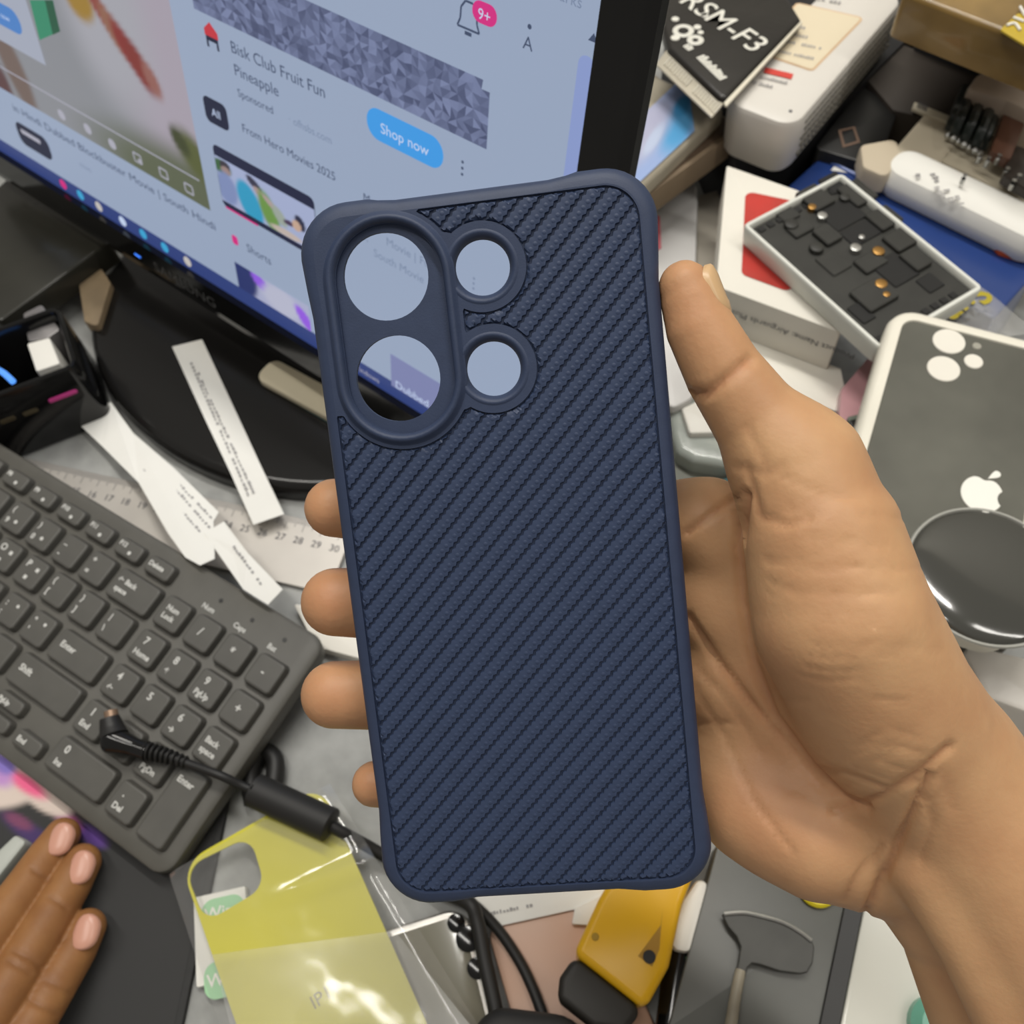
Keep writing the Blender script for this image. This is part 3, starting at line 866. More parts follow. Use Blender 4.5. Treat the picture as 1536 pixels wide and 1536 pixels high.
# ================================================================== hands
def sdf_mesh(groups, box, h):
    """groups: list of (smoothness, [chains]); a chain is a list of (x, y, z, r). Returns vertices and quads of the smooth union."""
    lo, hi = np.array(box[0]), np.array(box[1]); n = np.ceil((hi - lo) / h).astype(int) + 1
    ax = [lo[i] + h * np.arange(n[i]) for i in range(3)]
    D = np.full(n, .05, np.float32)
    for k, chains in groups:
        for ch in chains:
            C = np.array(ch); m = .014
            a0 = (C[:, :3] - C[:, 3:]).min(0) - m; a1 = (C[:, :3] + C[:, 3:]).max(0) + m
            i0 = np.clip(np.floor((a0 - lo) / h).astype(int), 0, n); i1 = np.clip(np.ceil((a1 - lo) / h).astype(int) + 1, 0, n)
            if (i1 <= i0).any(): continue
            X, Y, Z = np.meshgrid(*[ax[q][i0[q]:i1[q]] for q in range(3)], indexing='ij')
            best = None
            for A, B in zip(C[:-1], C[1:]):
                u = B[:3] - A[:3]; L2 = u @ u
                t = np.clip(((X - A[0]) * u[0] + (Y - A[1]) * u[1] + (Z - A[2]) * u[2]) / L2, 0, 1)
                d = np.sqrt((X - A[0] - u[0] * t) ** 2 + (Y - A[1] - u[1] * t) ** 2 + (Z - A[2] - u[2] * t) ** 2) - (A[3] + (B[3] - A[3]) * t)
                best = d if best is None else np.minimum(best, d)
            sl = tuple(slice(i0[q], i1[q]) for q in range(3)); o = D[sl]
            hh = np.clip(.5 + .5 * (best - o) / k, 0, 1)
            D[sl] = best + (o - best) * hh - k * hh * (1 - hh) * 1.0 if False else (best * (1 - hh) + o * hh - k * hh * (1 - hh))
    ins = D < 0
    c = np.zeros(np.array(n) - 1, np.int32)
    for dx in (0, 1):
        for dy in (0, 1):
            for dz in (0, 1):
                c += ins[dx:n[0] - 1 + dx, dy:n[1] - 1 + dy, dz:n[2] - 1 + dz]
    act = (c > 0) & (c < 8); ids = np.full(act.shape, -1, np.int64); cells = np.argwhere(act); ids[act] = np.arange(len(cells))
    acc = np.zeros((len(cells), 3)); cnt = np.zeros(len(cells))
    cor = [(a, b, e) for a in (0, 1) for b in (0, 1) for e in (0, 1)]
    for p in cor:
        for q in range(3):
            if p[q]: continue
            r = list(p); r[q] = 1
            d0 = D[cells[:, 0] + p[0], cells[:, 1] + p[1], cells[:, 2] + p[2]]; d1 = D[cells[:, 0] + r[0], cells[:, 1] + r[1], cells[:, 2] + r[2]]
            s = (d0 < 0) != (d1 < 0); t = np.where(s, d0 / np.where(s, d0 - d1, 1), 0)
            pos = np.tile(np.array(p, float), (len(cells), 1)); pos[:, q] += t
            acc += pos * s[:, None]; cnt += s
    V = lo + (cells + acc / cnt[:, None]) * h
    Q = []
    for q in range(3):
        a, b = (q + 1) % 3, (q + 2) % 3
        s0 = [slice(None)] * 3; s1 = [slice(None)] * 3; s0[q] = slice(0, -1); s1[q] = slice(1, None)
        e = np.argwhere(ins[tuple(s0)] != ins[tuple(s1)])
        ok = (e[:, a] > 0) & (e[:, b] > 0) & (e[:, a] < n[a] - 1) & (e[:, b] < n[b] - 1); e = e[ok]
        def idx(da, db):
            k_ = e.copy(); k_[:, a] -= da; k_[:, b] -= db; return ids[k_[:, 0], k_[:, 1], k_[:, 2]]
        quad = np.c_[idx(1, 1), idx(0, 1), idx(0, 0), idx(1, 0)]
        flip = ~ins[tuple(s0)][e[:, 0], e[:, 1], e[:, 2]]
        quad[flip] = quad[flip][:, ::-1]; Q.append(quad)
    return V, np.concatenate(Q)

def vnormals(V, Q):
    nf = np.cross(V[Q[:, 2]] - V[Q[:, 0]], V[Q[:, 3]] - V[Q[:, 1]]); N = np.zeros_like(V)
    for k in range(4): np.add.at(N, Q[:, k], nf)
    return N / (np.linalg.norm(N, axis=1, keepdims=True) + 1e-12)

def poly_dist(V2, pts):
    best = np.full(len(V2), 1e9)
    for A, B in zip(pts[:-1], pts[1:]):
        A, B = np.array(A, float), np.array(B, float); u = B - A
        t = np.clip(((V2 - A) @ u) / (u @ u), 0, 1); best = np.minimum(best, np.linalg.norm(V2 - A - t[:, None] * u, axis=1))
    return best

def skin(name, c1, c2, c3):
    m = mat(name, c1, .50, col2=c2, vscale=55, detail=4, sss=.12, spec=.42)
    nt = m.node_tree; b = nt.nodes['Principled BSDF']
    src = b.inputs['Base Color'].links[0].from_socket
    a = nt.nodes.new('ShaderNodeVertexColor'); a.layer_name = 'print'      # redder, darker tone of fingertips and creases
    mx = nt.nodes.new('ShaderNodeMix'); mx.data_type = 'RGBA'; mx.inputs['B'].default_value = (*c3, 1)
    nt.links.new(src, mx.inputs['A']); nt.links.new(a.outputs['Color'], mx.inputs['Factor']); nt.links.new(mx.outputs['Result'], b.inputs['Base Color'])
    tc = nt.nodes.new('ShaderNodeTexCoord')
    n1 = nt.nodes.new('ShaderNodeTexNoise'); n1.inputs['Scale'].default_value = 900; n1.inputs['Detail'].default_value = 2
    n2 = nt.nodes.new('ShaderNodeTexNoise'); n2.inputs['Scale'].default_value = 140; n2.inputs['Detail'].default_value = 3
    ad = nt.nodes.new('ShaderNodeMath'); ad.operation = 'MULTIPLY_ADD'; ad.inputs[1].default_value = 2.2
    bp = nt.nodes.new('ShaderNodeBump'); bp.inputs['Strength'].default_value = .07; bp.inputs['Distance'].default_value = .0012
    for x in (n1, n2): nt.links.new(tc.outputs['Object'], x.inputs['Vector'])
    nt.links.new(n2.outputs['Fac'], ad.inputs[0]); nt.links.new(n1.outputs['Fac'], ad.inputs[2]); nt.links.new(ad.outputs[0], bp.inputs['Height'])
    nt.links.new(bp.outputs['Normal'], b.inputs['Normal'])
    return m

NC = RC[2]; PD = TC @ NC
def hp(px, py, dz, rpx):
    "camera-space ball behind (+) or before (-) the plane of the case; radius in photo pixels"
    q = np.array([(px - CPX) / FPX, (py - CPX) / FPX, 1.0]); s = PD / (q @ NC) + dz
    p = q * s
    return (p[0], p[1], p[2], rpx * s / FPX)
def chain(*a): return [hp(*q) for q in a]
fingers = [
    chain((501, 762, .0175, 44), (560, 764, .0205, 49), (650, 772, .0235, 50), (820, 778, .0290, 54), (960, 782, .0280, 58), (1060, 790, .0240, 62)),
    chain((503, 903, .0175, 51), (570, 905, .0205, 54), (660, 906, .0240, 54), (830, 902, .0300, 56), (970, 900, .0300, 58), (1060, 905, .0260, 60)),
    chain((502, 1042, .0175, 50), (570, 1042, .0205, 52), (660, 1038, .0240, 52), (830, 1028, .0300, 54), (970, 1020, .0300, 56), (1065, 1022, .0270, 58)),
    chain((562, 1176, .0175, 34), (620, 1174, .0195, 38), (700, 1166, .0225, 40), (850, 1150, .0280, 44), (980, 1138, .0290, 48), (1085, 1132, .0260, 54)),
]
thumb = [chain((1027, 430, .0045, 39), (1036, 452, .0045, 45), (1050, 492, .0040, 51), (1086, 560, .0035, 58), (1130, 622, .0030, 66), (1195, 705, .0030, 90))]
palm = [
    chain((1060, 790, .0240, 62), (1200, 930, .0210, 80), (1330, 1120, .0160, 95)),
    chain((1060, 905, .0260, 60), (1200, 1030, .0220, 80), (1340, 1190, .0180, 92)),
    chain((1065, 1022, .0270, 58), (1190, 1130, .0240, 75), (1340, 1240, .0200, 88)),
    chain((1085, 1132, .0260, 54), (1180, 1220, .0200, 78), (1320, 1280, .0160, 76)),
    chain((1125, 1212, .0200, 76), (1225, 1262, .0110, 84), (1300, 1288, .0130, 66)),
    chain((1195, 705, .0030, 90), (1234, 810, -.0010, 116), (1262, 930, -.0040, 132), (1325, 1050, .0000, 130), (1405, 1155, .0060, 122)),
]
arm = [
    chain((1405, 1155, .0060, 122), (1490, 1275, .0040, 134), (1600, 1460, .0000, 142), (1730, 1680, -.004, 150), (1990, 2120, -.010, 176)),
    chain((1345, 1290, .0150, 68), (1432, 1392, .0190, 80), (1505, 1560, .0190, 95), (1600, 1760, .0150, 105), (1880, 2200, .006, 150)),
    chain((1325, 1228, .0060, 40), (1385, 1310, -.0025, 42), (1450, 1420, -.0060, 42), (1540, 1600, -.0090, 46), (1620, 1740, -.009, 48), (1760, 1960, -.006, 60)),
]
V, Q = sdf_mesh([(.0030, fingers), (.0085, palm), (.0065, thumb), (.0045, arm)], ((-.056, -.064, .150), (.222, .250, .262)), .0011)
N = vnormals(V, Q)
PX = V[:, :2] / V[:, 2:] * FPX + CPX
facing = (N[:, 2] < .15)
# creases of palm, thumb and wrist: shallow grooves, (pixels of the line, depth, half width in px)
creases = [
    ([(1118, 742), (1108, 820), (1112, 900), (1128, 990), (1160, 1075), (1215, 1150), (1262, 1196), (1300, 1212)], .0016, 7),
    ([(1032, 925), (1075, 990), (1130, 1060), (1185, 1125), (1230, 1180), (1290, 1208)], .0014, 6),
    ([(1030, 800), (1075, 765), (1110, 742)], .0010, 5),
    ([(1120, 700), (1140, 775), (1180, 788), (1215, 778)], .0006, 6),
    ([(1010, 590), (1060, 592), (1100, 560), (1125, 540)], .0011, 8),
    ([(1105, 700), (1150, 712), (1170, 700)], .0004, 6),
    ([(1200, 1148), (1260, 1158), (1330, 1185), (1375, 1172)], .0008, 6),
    ([(1250, 1215), (1320, 1196), (1380, 1160), (1425, 1120)], .0012, 6),
    ([(1310, 1352), (1330, 1300), (1360, 1235), (1395, 1165)], .0016, 7),
    ([(1268, 1350), (1290, 1310), (1320, 1270)], .0007, 5),
    ([(1150, 842), (1220, 852), (1290, 850)], .0004, 4), ([(1210, 890), (1280, 892), (1340, 890)], .0004, 4),
    ([(1150, 870), (1200, 892)], .0004, 4), ([(1040, 1030), (1090, 1110), (1130, 1200), (1190, 1280)], .0005, 4),
    ([(1050, 1085), (1100, 1085)], .0004, 4), ([(1240, 932), (1320, 940)], .0003, 4),
    ([(1175, 715), (1245, 745), (1290, 748)], .0003, 4), ([(1120, 640), (1150, 700)], .0003, 6),
    ([(1300, 1368), (1318, 1330), (1330, 1300)], .0016, 6), ([(1045, 1000), (1090, 1050), (1140, 1130)], .0005, 4), ([(1385, 1175), (1400, 1240), (1380, 1290)], .0005, 6), ([(1410, 1150), (1430, 1215)], .0004, 6),
]
for _k in range(26):                       # fine wrinkles over the ball of the thumb and the wrist
    x_, y_ = 1140 + 190 * rng.random(), 735 + 330 * rng.random(); l_ = 30 + 60 * rng.random()
    creases.append(([(x_, y_), (x_ + l_ / 2, y_ + 4 + 6 * rng.random()), (x_ + l_, y_ + 2 + 4 * rng.random())], .00022, 3.5))
for _k in range(18):
    x_, y_ = 1150 + 230 * rng.random(), 1090 + 110 * rng.random(); l_ = 25 + 45 * rng.random()
    creases.append(([(x_, y_), (x_ + l_ * .9, y_ + l_ * (.35 if _k % 2 else -.55))], .00025, 3.5))
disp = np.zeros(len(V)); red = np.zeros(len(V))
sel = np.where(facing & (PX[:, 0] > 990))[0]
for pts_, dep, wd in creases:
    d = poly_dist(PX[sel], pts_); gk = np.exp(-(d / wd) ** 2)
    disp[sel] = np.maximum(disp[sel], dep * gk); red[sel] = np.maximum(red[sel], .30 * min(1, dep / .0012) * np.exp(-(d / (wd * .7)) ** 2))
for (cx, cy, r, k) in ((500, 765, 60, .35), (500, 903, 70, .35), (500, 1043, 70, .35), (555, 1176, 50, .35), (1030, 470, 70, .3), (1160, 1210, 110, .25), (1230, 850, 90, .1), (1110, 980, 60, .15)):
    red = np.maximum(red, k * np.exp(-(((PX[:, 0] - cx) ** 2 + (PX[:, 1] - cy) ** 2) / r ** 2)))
V = V - N * disp[:, None]
Vw = V @ RW.T + CAM
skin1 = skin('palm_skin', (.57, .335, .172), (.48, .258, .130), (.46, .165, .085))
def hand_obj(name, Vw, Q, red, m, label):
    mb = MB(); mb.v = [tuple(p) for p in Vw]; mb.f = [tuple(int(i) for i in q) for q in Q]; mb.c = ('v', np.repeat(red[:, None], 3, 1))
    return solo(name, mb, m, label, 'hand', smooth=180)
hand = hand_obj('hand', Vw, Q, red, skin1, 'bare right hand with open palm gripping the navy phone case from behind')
nail1 = mat('fingernail', (.58, .38, .20), .32, spec=.5)
def nail(parent, c, along, normal, L, W, m, curve=.5):
    "slightly domed nail plate lying on the finger"
    z = Vector(normal).normalized(); y = Vector(along); y = (y - z * y.dot(z)).normalized(); x = y.cross(z)
    mb = MB(); n_ = 28
    for lift, k in ((-.0012, 1.04), (.0, 1.0), (.0004, .9), (.0007, .55)):
        mb.v += [tuple(Vector(c) + x * (W * k * math.cos(t) ) + y * (L * k * math.copysign(abs(math.sin(t)) ** .7, math.sin(t))) + z * (lift - curve * W * (k * math.cos(t)) ** 2)) for t in [i * 2 * math.pi / n_ for i in range(n_)]]
    for a in range(3):
        mb.f += [(a * n_ + i, a * n_ + (i + 1) % n_, (a + 1) * n_ + (i + 1) % n_, (a + 1) * n_ + i) for i in range(n_)]
    mb.f.append(tuple(3 * n_ + i for i in range(n_)))
    return part('fingernail', mb, m, parent, smooth=60)
def cdir(x, y, z): return Vector(RW @ np.array([x, y, z]))
tn = np.array(hp(1043, 450, .0045, 40)[:3]); nv_ = np.array([.88, -.36, -.26]); nv_ /= np.linalg.norm(nv_)
nail(hand, CAM + RW @ (tn + nv_ * .0058), cdir(-.36, -.93, 0), cdir(*nv_), .0058, .0044, nail1, .35)

# the other person's hand resting on the mouse pad
def wp(px, py, z, r): return (*at(px, py, z), r)
f2 = [
    [wp(94, 1253, .0112, .0078), wp(74, 1282, .0128, .0088), wp(40, 1330, .0180, .0092), wp(-30, 1425, .0290, .0100), wp(-120, 1540, .0360, .0108), wp(-200, 1640, .0340, .0115)],
    [wp(124, 1293, .0112, .0080), wp(106, 1325, .0128, .0090), wp(74, 1380, .0180, .0095), wp(0, 1500, .0290, .0103), wp(-80, 1620, .0360, .0112), wp(-160, 1730, .0340, .0118)],
    [wp(132, 1390, .0108, .0076), wp(114, 1425, .0124, .0086), wp(84, 1475, .0170, .0090), wp(20, 1580, .0260, .0098), wp(-60, 1700, .0330, .0108), wp(-130, 1790, .0320, .0114)],
]
P_ = np.array([q for c in f2 for q in c])
f2 = [[(a, b, c, r * .955) for a, b, c, r in ch] for ch in f2]
back = [[wp(-200, 1640, .034, .0115), wp(-130, 1790, .032, .0114)], [wp(-200, 1650, .034, .013), wp(-330, 1830, .036, .017), wp(-430, 1980, .040, .020)], [wp(-160, 1730, .034, .013), wp(-290, 1910, .036, .017), wp(-400, 2040, .040, .020)], [wp(-130, 1790, .032, .012), wp(-250, 1960, .034, .016), wp(-370, 2090, .038, .020)]]
P_ = np.array([q for c in f2 + back for q in c])
V, Q = sdf_mesh([(.0005, f2), (.008, back)], (P_[:, :3].min(0) - .026, P_[:, :3].max(0) + .026), .0011)
N = vnormals(V, Q)
VC = (V - CAM) @ RW; PX = VC[:, :2] / VC[:, 2:] * FPX + CPX
disp = np.zeros(len(V)); red = np.zeros(len(V))
for pts_, dep, wd in [([(20, 1425), (50, 1440), (62, 1452)], .0008, 5), ([(12, 1440), (45, 1460)], .0006, 4), ([(50, 1305), (72, 1320)], .0006, 4), ([(75, 1345), (100, 1362)], .0006, 4), ([(70, 1470), (108, 1490)], .0006, 5), ([(45, 1500), (85, 1520)], .0007, 5)]:
    d = poly_dist(PX, pts_); k = np.exp(-(d / wd) ** 2) * (N[:, 2] > 0); disp = np.maximum(disp, dep * k); red = np.maximum(red, .3 * k)
V = V - N * disp[:, None]
skin2 = skin('back_of_hand_skin', (.32, .150, .053), (.23, .098, .034), (.17, .07, .028))
hand2 = hand_obj('hand', V, Q, red, skin2, 'three dark-skinned fingers resting on the black mouse pad beside the keyboard')
nail2 = mat('fingernail_pink', (.58, .30, .22), .30, spec=.5)
for a_, b_ in (((94, 1248), (74, 1282)), ((124, 1290), (106, 1325)), ((131, 1386), (114, 1425))):
    A = at(*a_, .0192); B = at(*b_, .0216)
    t = Vector(A - B).normalized()
    nail(hand2, Vector(A) + Vector((0, 0, .0004)) - t * .0030, t, Vector((0, 0, 1)), .0066, .0052, nail2, .36)

# ================================================================== the room around the desk
mb = MB(); mb.box((0, .3, -.76), (4.2, 3.6, .02)); o = solo('floor', mb, mat('floor_tiles', (.30, .28, .25), .5, var=.1, vscale=5), '', '', smooth=None)
mb = MB(); mb.box((0, 1.25, .5), (4.2, .05, 2.5)); o2 = solo('wall_back', mb, mat('painted_wall', (.55, .53, .48), .8, var=.04, vscale=3), '', '', smooth=None)
for q in (o, o2):
    del q['label']; del q['category']; q['kind'] = 'structure'
for k, (x, y) in enumerate(((-1.0, -.12), (.7, -.12), (-1.0, .88), (.7, .88))):
    mb = MB(); mb.box((x, y, -.39), (.05, .05, .719)); part('leg', mb, M_['black'], desk)

def slab(pts, z, t, r=.001, bev=.0008, n=4, seg=2):
    mb = MB(); mb.prism(round_poly(pts, max(r, bev * 1.15), n), z - t, z, bev, seg); return mb
def dashes(a, b, z, n, h=.0016, fill=.62, jit=.3, lift=.0003):
    "a line of small unreadable print from pixel a to pixel b"
    M = px_frame(a, b, z, lift); Lw = (Vector(at(*b, z)) - Vector(at(*a, z))).length; mb = MB(); st = Lw / n
    for i in range(n):
        if rng.random() < .12: continue
        w_ = st * fill * (1 + jit * (rng.random() - .5)); hh = h * (.7 + .5 * rng.random())
        mb.add([M @ Vector(q) for q in ((i * st, 0, 0), (i * st + w_, 0, 0), (i * st + w_, hh, 0), (i * st, hh, 0))], [(0, 1, 2, 3)])
    return mb
def disc(px, py, rpx, z, t=.0004, n=28):
    c = at(px, py, z); r = rpx * np.linalg.norm(c - CAM) / FPX
    mb = MB(); mb.prism(circle(c[0], c[1], r, n), z - t, z, t * .4, 1); return mb
def ring_mb(px, py, r0px, r1px, z, n=40):
    c = at(px, py, z); k = np.linalg.norm(c - CAM) / FPX; mb = MB()
    mb.loops([[(x, y, z) for x, y in circle(c[0], c[1], r1px * k, n)], [(x, y, z + .0006) for x, y in circle(c[0], c[1], (r0px + r1px) / 2 * k, n)], [(x, y, z) for x, y in circle(c[0], c[1], r0px * k, n)]], False, False)
    return mb
def plate_mb(outer, holes, z0, z1):
    mb = MB(); outer = ccw(outer); v, f = cdt_fill([outer] + holes)
    mb.add([(x, y, z1) for x, y in v], f); mb.add([(x, y, z0) for x, y in v], [tuple(reversed(q)) for q in f])
    for lp in [outer] + holes: mb.loops([[(x, y, z0) for x, y in lp], [(x, y, z1) for x, y in lp]], False, False)
    return mb
def mid(pts, z): c = np.mean(np.array(pts), 0); return (c[0], c[1], z)
def sheet(corners, nx, ny, fn):
    "bilinear sheet over four corner points, lifted by fn(u, v)"
    A, B, C, D = [np.array(q) for q in corners]; mb = MB()
    for j in range(ny + 1):
        for i in range(nx + 1):
            u, v = i / nx, j / ny; p = A * (1 - u) * (1 - v) + B * u * (1 - v) + C * u * v + D * (1 - u) * v
            mb.v.append((p[0], p[1], p[2] + fn(u, v)))
    mb.f = [(j * (nx + 1) + i, j * (nx + 1) + i + 1, (j + 1) * (nx + 1) + i + 1, (j + 1) * (nx + 1) + i) for j in range(ny) for i in range(nx)]
    return mb
def on_wall(px, py, P, n):
    r = ray(px, py); return CAM + r * (((np.array(P) - CAM) @ np.array(n)) / (r @ np.array(n)))

# ================================================================== left of the monitor
rp = rect_px((-90, 626), (116, 548), (92, 455), .05)
c0 = mid(rp, .001)
t = thing('parts_tray', 'open black tray with small parts inside and a pink stripe on its front', 'tray', loc=c0)
mb = MB(); outer_ = round_poly(ccw(rp), .006, 4)
mb.loops([[(x, y, z) for x, y in inset(outer_, i)] for i, z in ((.001, .001), (0, .004), (0, .049), (.0008, .05), (.0022, .05), (.003, .049), (.003, .006))])
part('body', mb, M_['gloss_black'], t)
A_, B_ = np.array([*rp[0], .05]), np.array([*rp[1], .05]); ex = (B_ - A_) / np.linalg.norm(B_ - A_); fn_ = np.array([ex[1], -ex[0], 0])
pw = [on_wall(q[0], q[1], A_ + fn_ * .0003, fn_) for q in ((76, 604), (113, 592), (113, 584), (76, 596))]
ew = Vector(ex); M = frame(np.mean(pw, 0), ew, Vector((0, 0, 1)), Vector(fn_))
mb = MB(); mb.prism(rrect(0, 0, .0155, .0028, .0013), -.0002, .0006, .0003, 1, M); part('stripe', mb, mat('pink_stripe', (.62, .05, .28), .4), t)
for (px, py) in ((46, 618), (12, 630)):
    q = on_wall(px, py, A_ + fn_ * .0002, fn_); mb = MB(); mb.prism(rrect(0, 0, .008, .003, .001), -.0002, .0003, .0001, 1, frame(q, ew, Vector((0, 0, 1)), Vector(fn_))); part('port', mb, mat('dull_brass_port', (.10, .08, .045), .5, .5), t)
mb = slab(flat([(40, 515), (74, 506), (90, 545), (54, 557)], .044), .044, .03, .001); q = solo('connector_block', mb, M_['white'], 'small white connector block inside the open black tray', 'connector')
mb = slab(flat([(34, 470), (62, 456), (90, 494), (72, 507), (42, 512)], .042), .042, .03, .002); solo('metal_bracket', mb, mat('grey_bracket', (.22, .21, .21), .4, .4), 'dull grey bracket beside the white connector in the black tray', 'bracket')
mb = MB(); mb.tube([at(-8, 552, .046), at(6, 560, .047), at(20, 573, .046)], .0016, 8); solo('lit_light_strip', mb, glow('blue_strip', (.10, .34, 1), 1.2), 'thin glowing blue light strip at the rim of the black tray', 'light strip')
mb = slab(flat([(-170, 430), (20, 258), (168, 360), (0, 482)], .030), .030, .0162, .004, .002)
solo('dark_board', mb, mat('olive_black_board', (.030, .029, .023), .22, var=.2, vscale=14), 'dark olive board lying under the monitor next to the black tray', 'board')
mb = slab(flat([(112, 386), (136, 378), (166, 424), (146, 490), (126, 482)], .018), .018, .0172, .002); solo('wood_offcut', mb, mat('tan_wood', (.27, .20, .12), .6, var=.15, vscale=60), 'tan wooden offcut beside the glossy monitor base', 'wood piece')

rp = rect_px((381, 566), (505, 634), (391, 526), .0185); mb = slab(rp, .0185, .0040, .006)
t = thing('note_pad', 'cream note pad lying on the glossy monitor base', 'note pad', loc=mid(rp, .0135)); part('pages', mb, mat('cream_paper', (.60, .54, .40), .75, var=.03), t)
rp = rect_px((424, 590), (510, 640), (431, 566), .0172); mb = slab(rp, .0138, .0004, .0005, .0002); part('backing', mb, mat('teal_card', (.02, .075, .075), .5), t)

# paper strips
def paper_poly(name, pts, label, thick=.0002, lines=(), group='printed paper strips behind the keyboard'):
    "pts: (px, py, z)"
    P = [at(a, b, z) for a, b, z in pts]; c = np.mean(P, 0); c[2] = min(p[2] for p in P) - thick
    t = thing(name, label, 'paper', loc=c, group=group); mb = MB(); n = len(P)
    mb.add(P + [p - np.array([0, 0, thick]) for p in P], [tuple(range(n)), tuple(reversed(range(n, 2 * n)))] + [(i, i + n, (i + 1) % n + n, (i + 1) % n) for i in range(n)])
    part('sheet', mb, M_['paper'], t, smooth=None, recalc=True)
    for (a, za, b, zb, nn) in lines:
        A, B = at(*a, za), at(*b, zb); x = Vector(B - A); Lw = x.length; x.normalize(); nrm = Vector((0, 0, 1)); nrm = (nrm - x * nrm.dot(x)).normalized()
        M = frame(A + np.array([0, 0, .0003]), x, nrm.cross(x), nrm); mb = MB(); st = Lw / nn
        for i in range(nn):
            if rng.random() < .1: continue
            w_ = st * (.5 + .35 * rng.random()); hh = .0012 * (.6 + .6 * rng.random())
            mb.add([M @ Vector(q) for q in ((i * st, 0, 0), (i * st + w_, 0, 0), (i * st + w_, hh, 0), (i * st, hh, 0))], [(0, 1, 2, 3)])
        part('print', mb, M_['ink_soft'], t, smooth=None)
    return t
def ramp(a, b): return .0065 + .0250 * min(1, max(0, ((a - 160) * 140 + (b - 640) * 208) / (140 ** 2 + 208 ** 2)))
paper_poly('paper_strip', [(258, 520, .0150), (303, 509, .0150), (355, 620, .0145), (392, 700, .0140), (426, 771, .0115), (380, 787, .0115), (345, 708, .0140), (308, 630, .0145)], 'long white printed paper strip lying across the monitor base',
           lines=[((285, 545), .0150, (372, 745), .0138, 34), ((296, 560), .0150, (380, 742), .0138, 30)])
paper_poly('paper_strip', [*[(a, b, ramp(a, b)) for a, b in ((116, 634), (166, 603), (200, 650), (262, 703), (328, 768), (320, 782), (322, 838), (300, 848), (278, 836), (252, 800), (208, 724), (152, 668))]], 'wide white paper piece between monitor base and keyboard, crossing the ruler',
           lines=[((215, 705), ramp(215, 705), (300, 800), ramp(300, 800), 22), ((236, 705), ramp(236, 705), (315, 795), ramp(315, 795), 20), ((255, 715), ramp(255, 715), (318, 780), ramp(318, 780), 14)])
paper_poly('paper_strip', [*[(a, b, ramp(a, b) + .001) for a, b in ((306, 800), (336, 782), (372, 830), (424, 884), (402, 907), (365, 884))]], 'short white paper strip with its end on the keyboard corner',
           lines=[((345, 815), ramp(345, 815) + .001, (392, 880), ramp(392, 880) + .001, 12)])

# steel ruler
RA, RB = at(0, 678, .0035)[:2], at(425, 771, .0035)[:2]; e = (RB - RA) / np.linalg.norm(RB - RA); nn = np.array([e[1], -e[0]])
wd = abs((at(420, 873, .0035)[:2] - RA) @ nn); E30 = (at(503, 818, .0035)[:2] - RA) @ e; x1 = E30 + .006; x0 = x1 - .312
RM = frame((RA[0], RA[1], .0015), (e[0], e[1], 0), (-nn[0], -nn[1], 0), (0, 0, 1))
t = thing('ruler', 'steel ruler lying behind the keyboard under the paper strips', 'ruler', M=RM)
mb = MB(); mb.prism(rrect((x0 + x1) / 2, -wd / 2, x1 - x0, wd, .001), 0, .0016, .0003, 1); part('blade', mb, mat('brushed_steel', (.50, .47, .43), .36, metal=.3, var=.06, vscale=30), t, local=True)
mb = MB()
for k in range(0, 301):
    L_ = .0075 if k % 10 == 0 else (.0055 if k % 5 == 0 else .0035); x = E30 - .300 + k * .001
    mb.add([(x - .00012, -.0002, .0018), (x + .00012, -.0002, .0018), (x + .00012, -.0002 - L_, .0018), (x - .00012, -.0002 - L_, .0018)], [(0, 3, 2, 1)])
q = part('graduation', mb, M_['ink'], t, local=True, smooth=None, kind='stuff')
for k in range(1, 31):
    v, f = text2d(str(k), .0055, 'CENTER'); mb = MB(); mb.add([(E30 - .300 + .01 * k + a, -.0145 + b, .0018) for a, b in v], f); part('numeral', mb, M_['ink'], t, local=True, smooth=None)
mb = slab(flat([(440, 905), (545, 925), (548, 990), (474, 970)], .0075), .0075, .0070, .0008, .0004)
solo('white_box_lid', mb, M_['card'], 'flat white lid peeking out between keyboard corner and phone case', 'lid')

# ================================================================== power lead
def kz(px, py, lift):
    "point lift above the keyboard plane"
    r = ray(px, py); n_ = np.array(KZ); return CAM + r * (((np.array(KO) + n_ * lift - CAM) @ n_) / (r @ n_))
M_['cord'] = mat('black_cord', (.014, .0135, .013), .5)
t = thing('power_lead', 'black power lead with an elbow barrel plug, running over the keyboard', 'cable', loc=kz(175, 1115, .0))
mb = MB(); mb.tube([kz(172, 1098, .0065), kz(166, 1066, .0085)], .0030, 16, 2); part('plug_tip', mb, mat('copper_tip', (.34, .23, .16), .35, .6), t)
mb = MB(); mb.tube([kz(164, 1076, .0080), kz(168, 1092, .0068), kz(171, 1104, .0064)], lambda s: .0041 + .0022 * s, 16); part('plug_neck', mb, M_['cord'], t)
mb = MB(); mb.tube([kz(158, 1108, .0064), kz(164, 1109, .0064), kz(176, 1112, .0064), kz(200, 1120, .0060), kz(222, 1128, .0056)], lambda s: .0040 + .0022 * math.sin(math.pi * min(1, s * 1.3)) * (1 - s * .4), 18, 5); part('plug_body', mb, M_['gloss_black'], t)
rel = [kz(218, 1126, .0056), kz(250, 1134, .0050), kz(284, 1146, .0042)]
sp_ = spline(rel, 24)
for k in range(9):
    a = sp_[int(k * 5)]; b = sp_[int(k * 5) + 3]; rr = .0044 - .0014 * k / 8
    mb = MB(); mb.tube([a, a.lerp(b, .3), a.lerp(b, .7), b], lambda s, rr=rr: rr * (.8 + .2 * math.sin(math.pi * s)), 14, 3); part('strain_relief_ring', mb, M_['cord'], t)
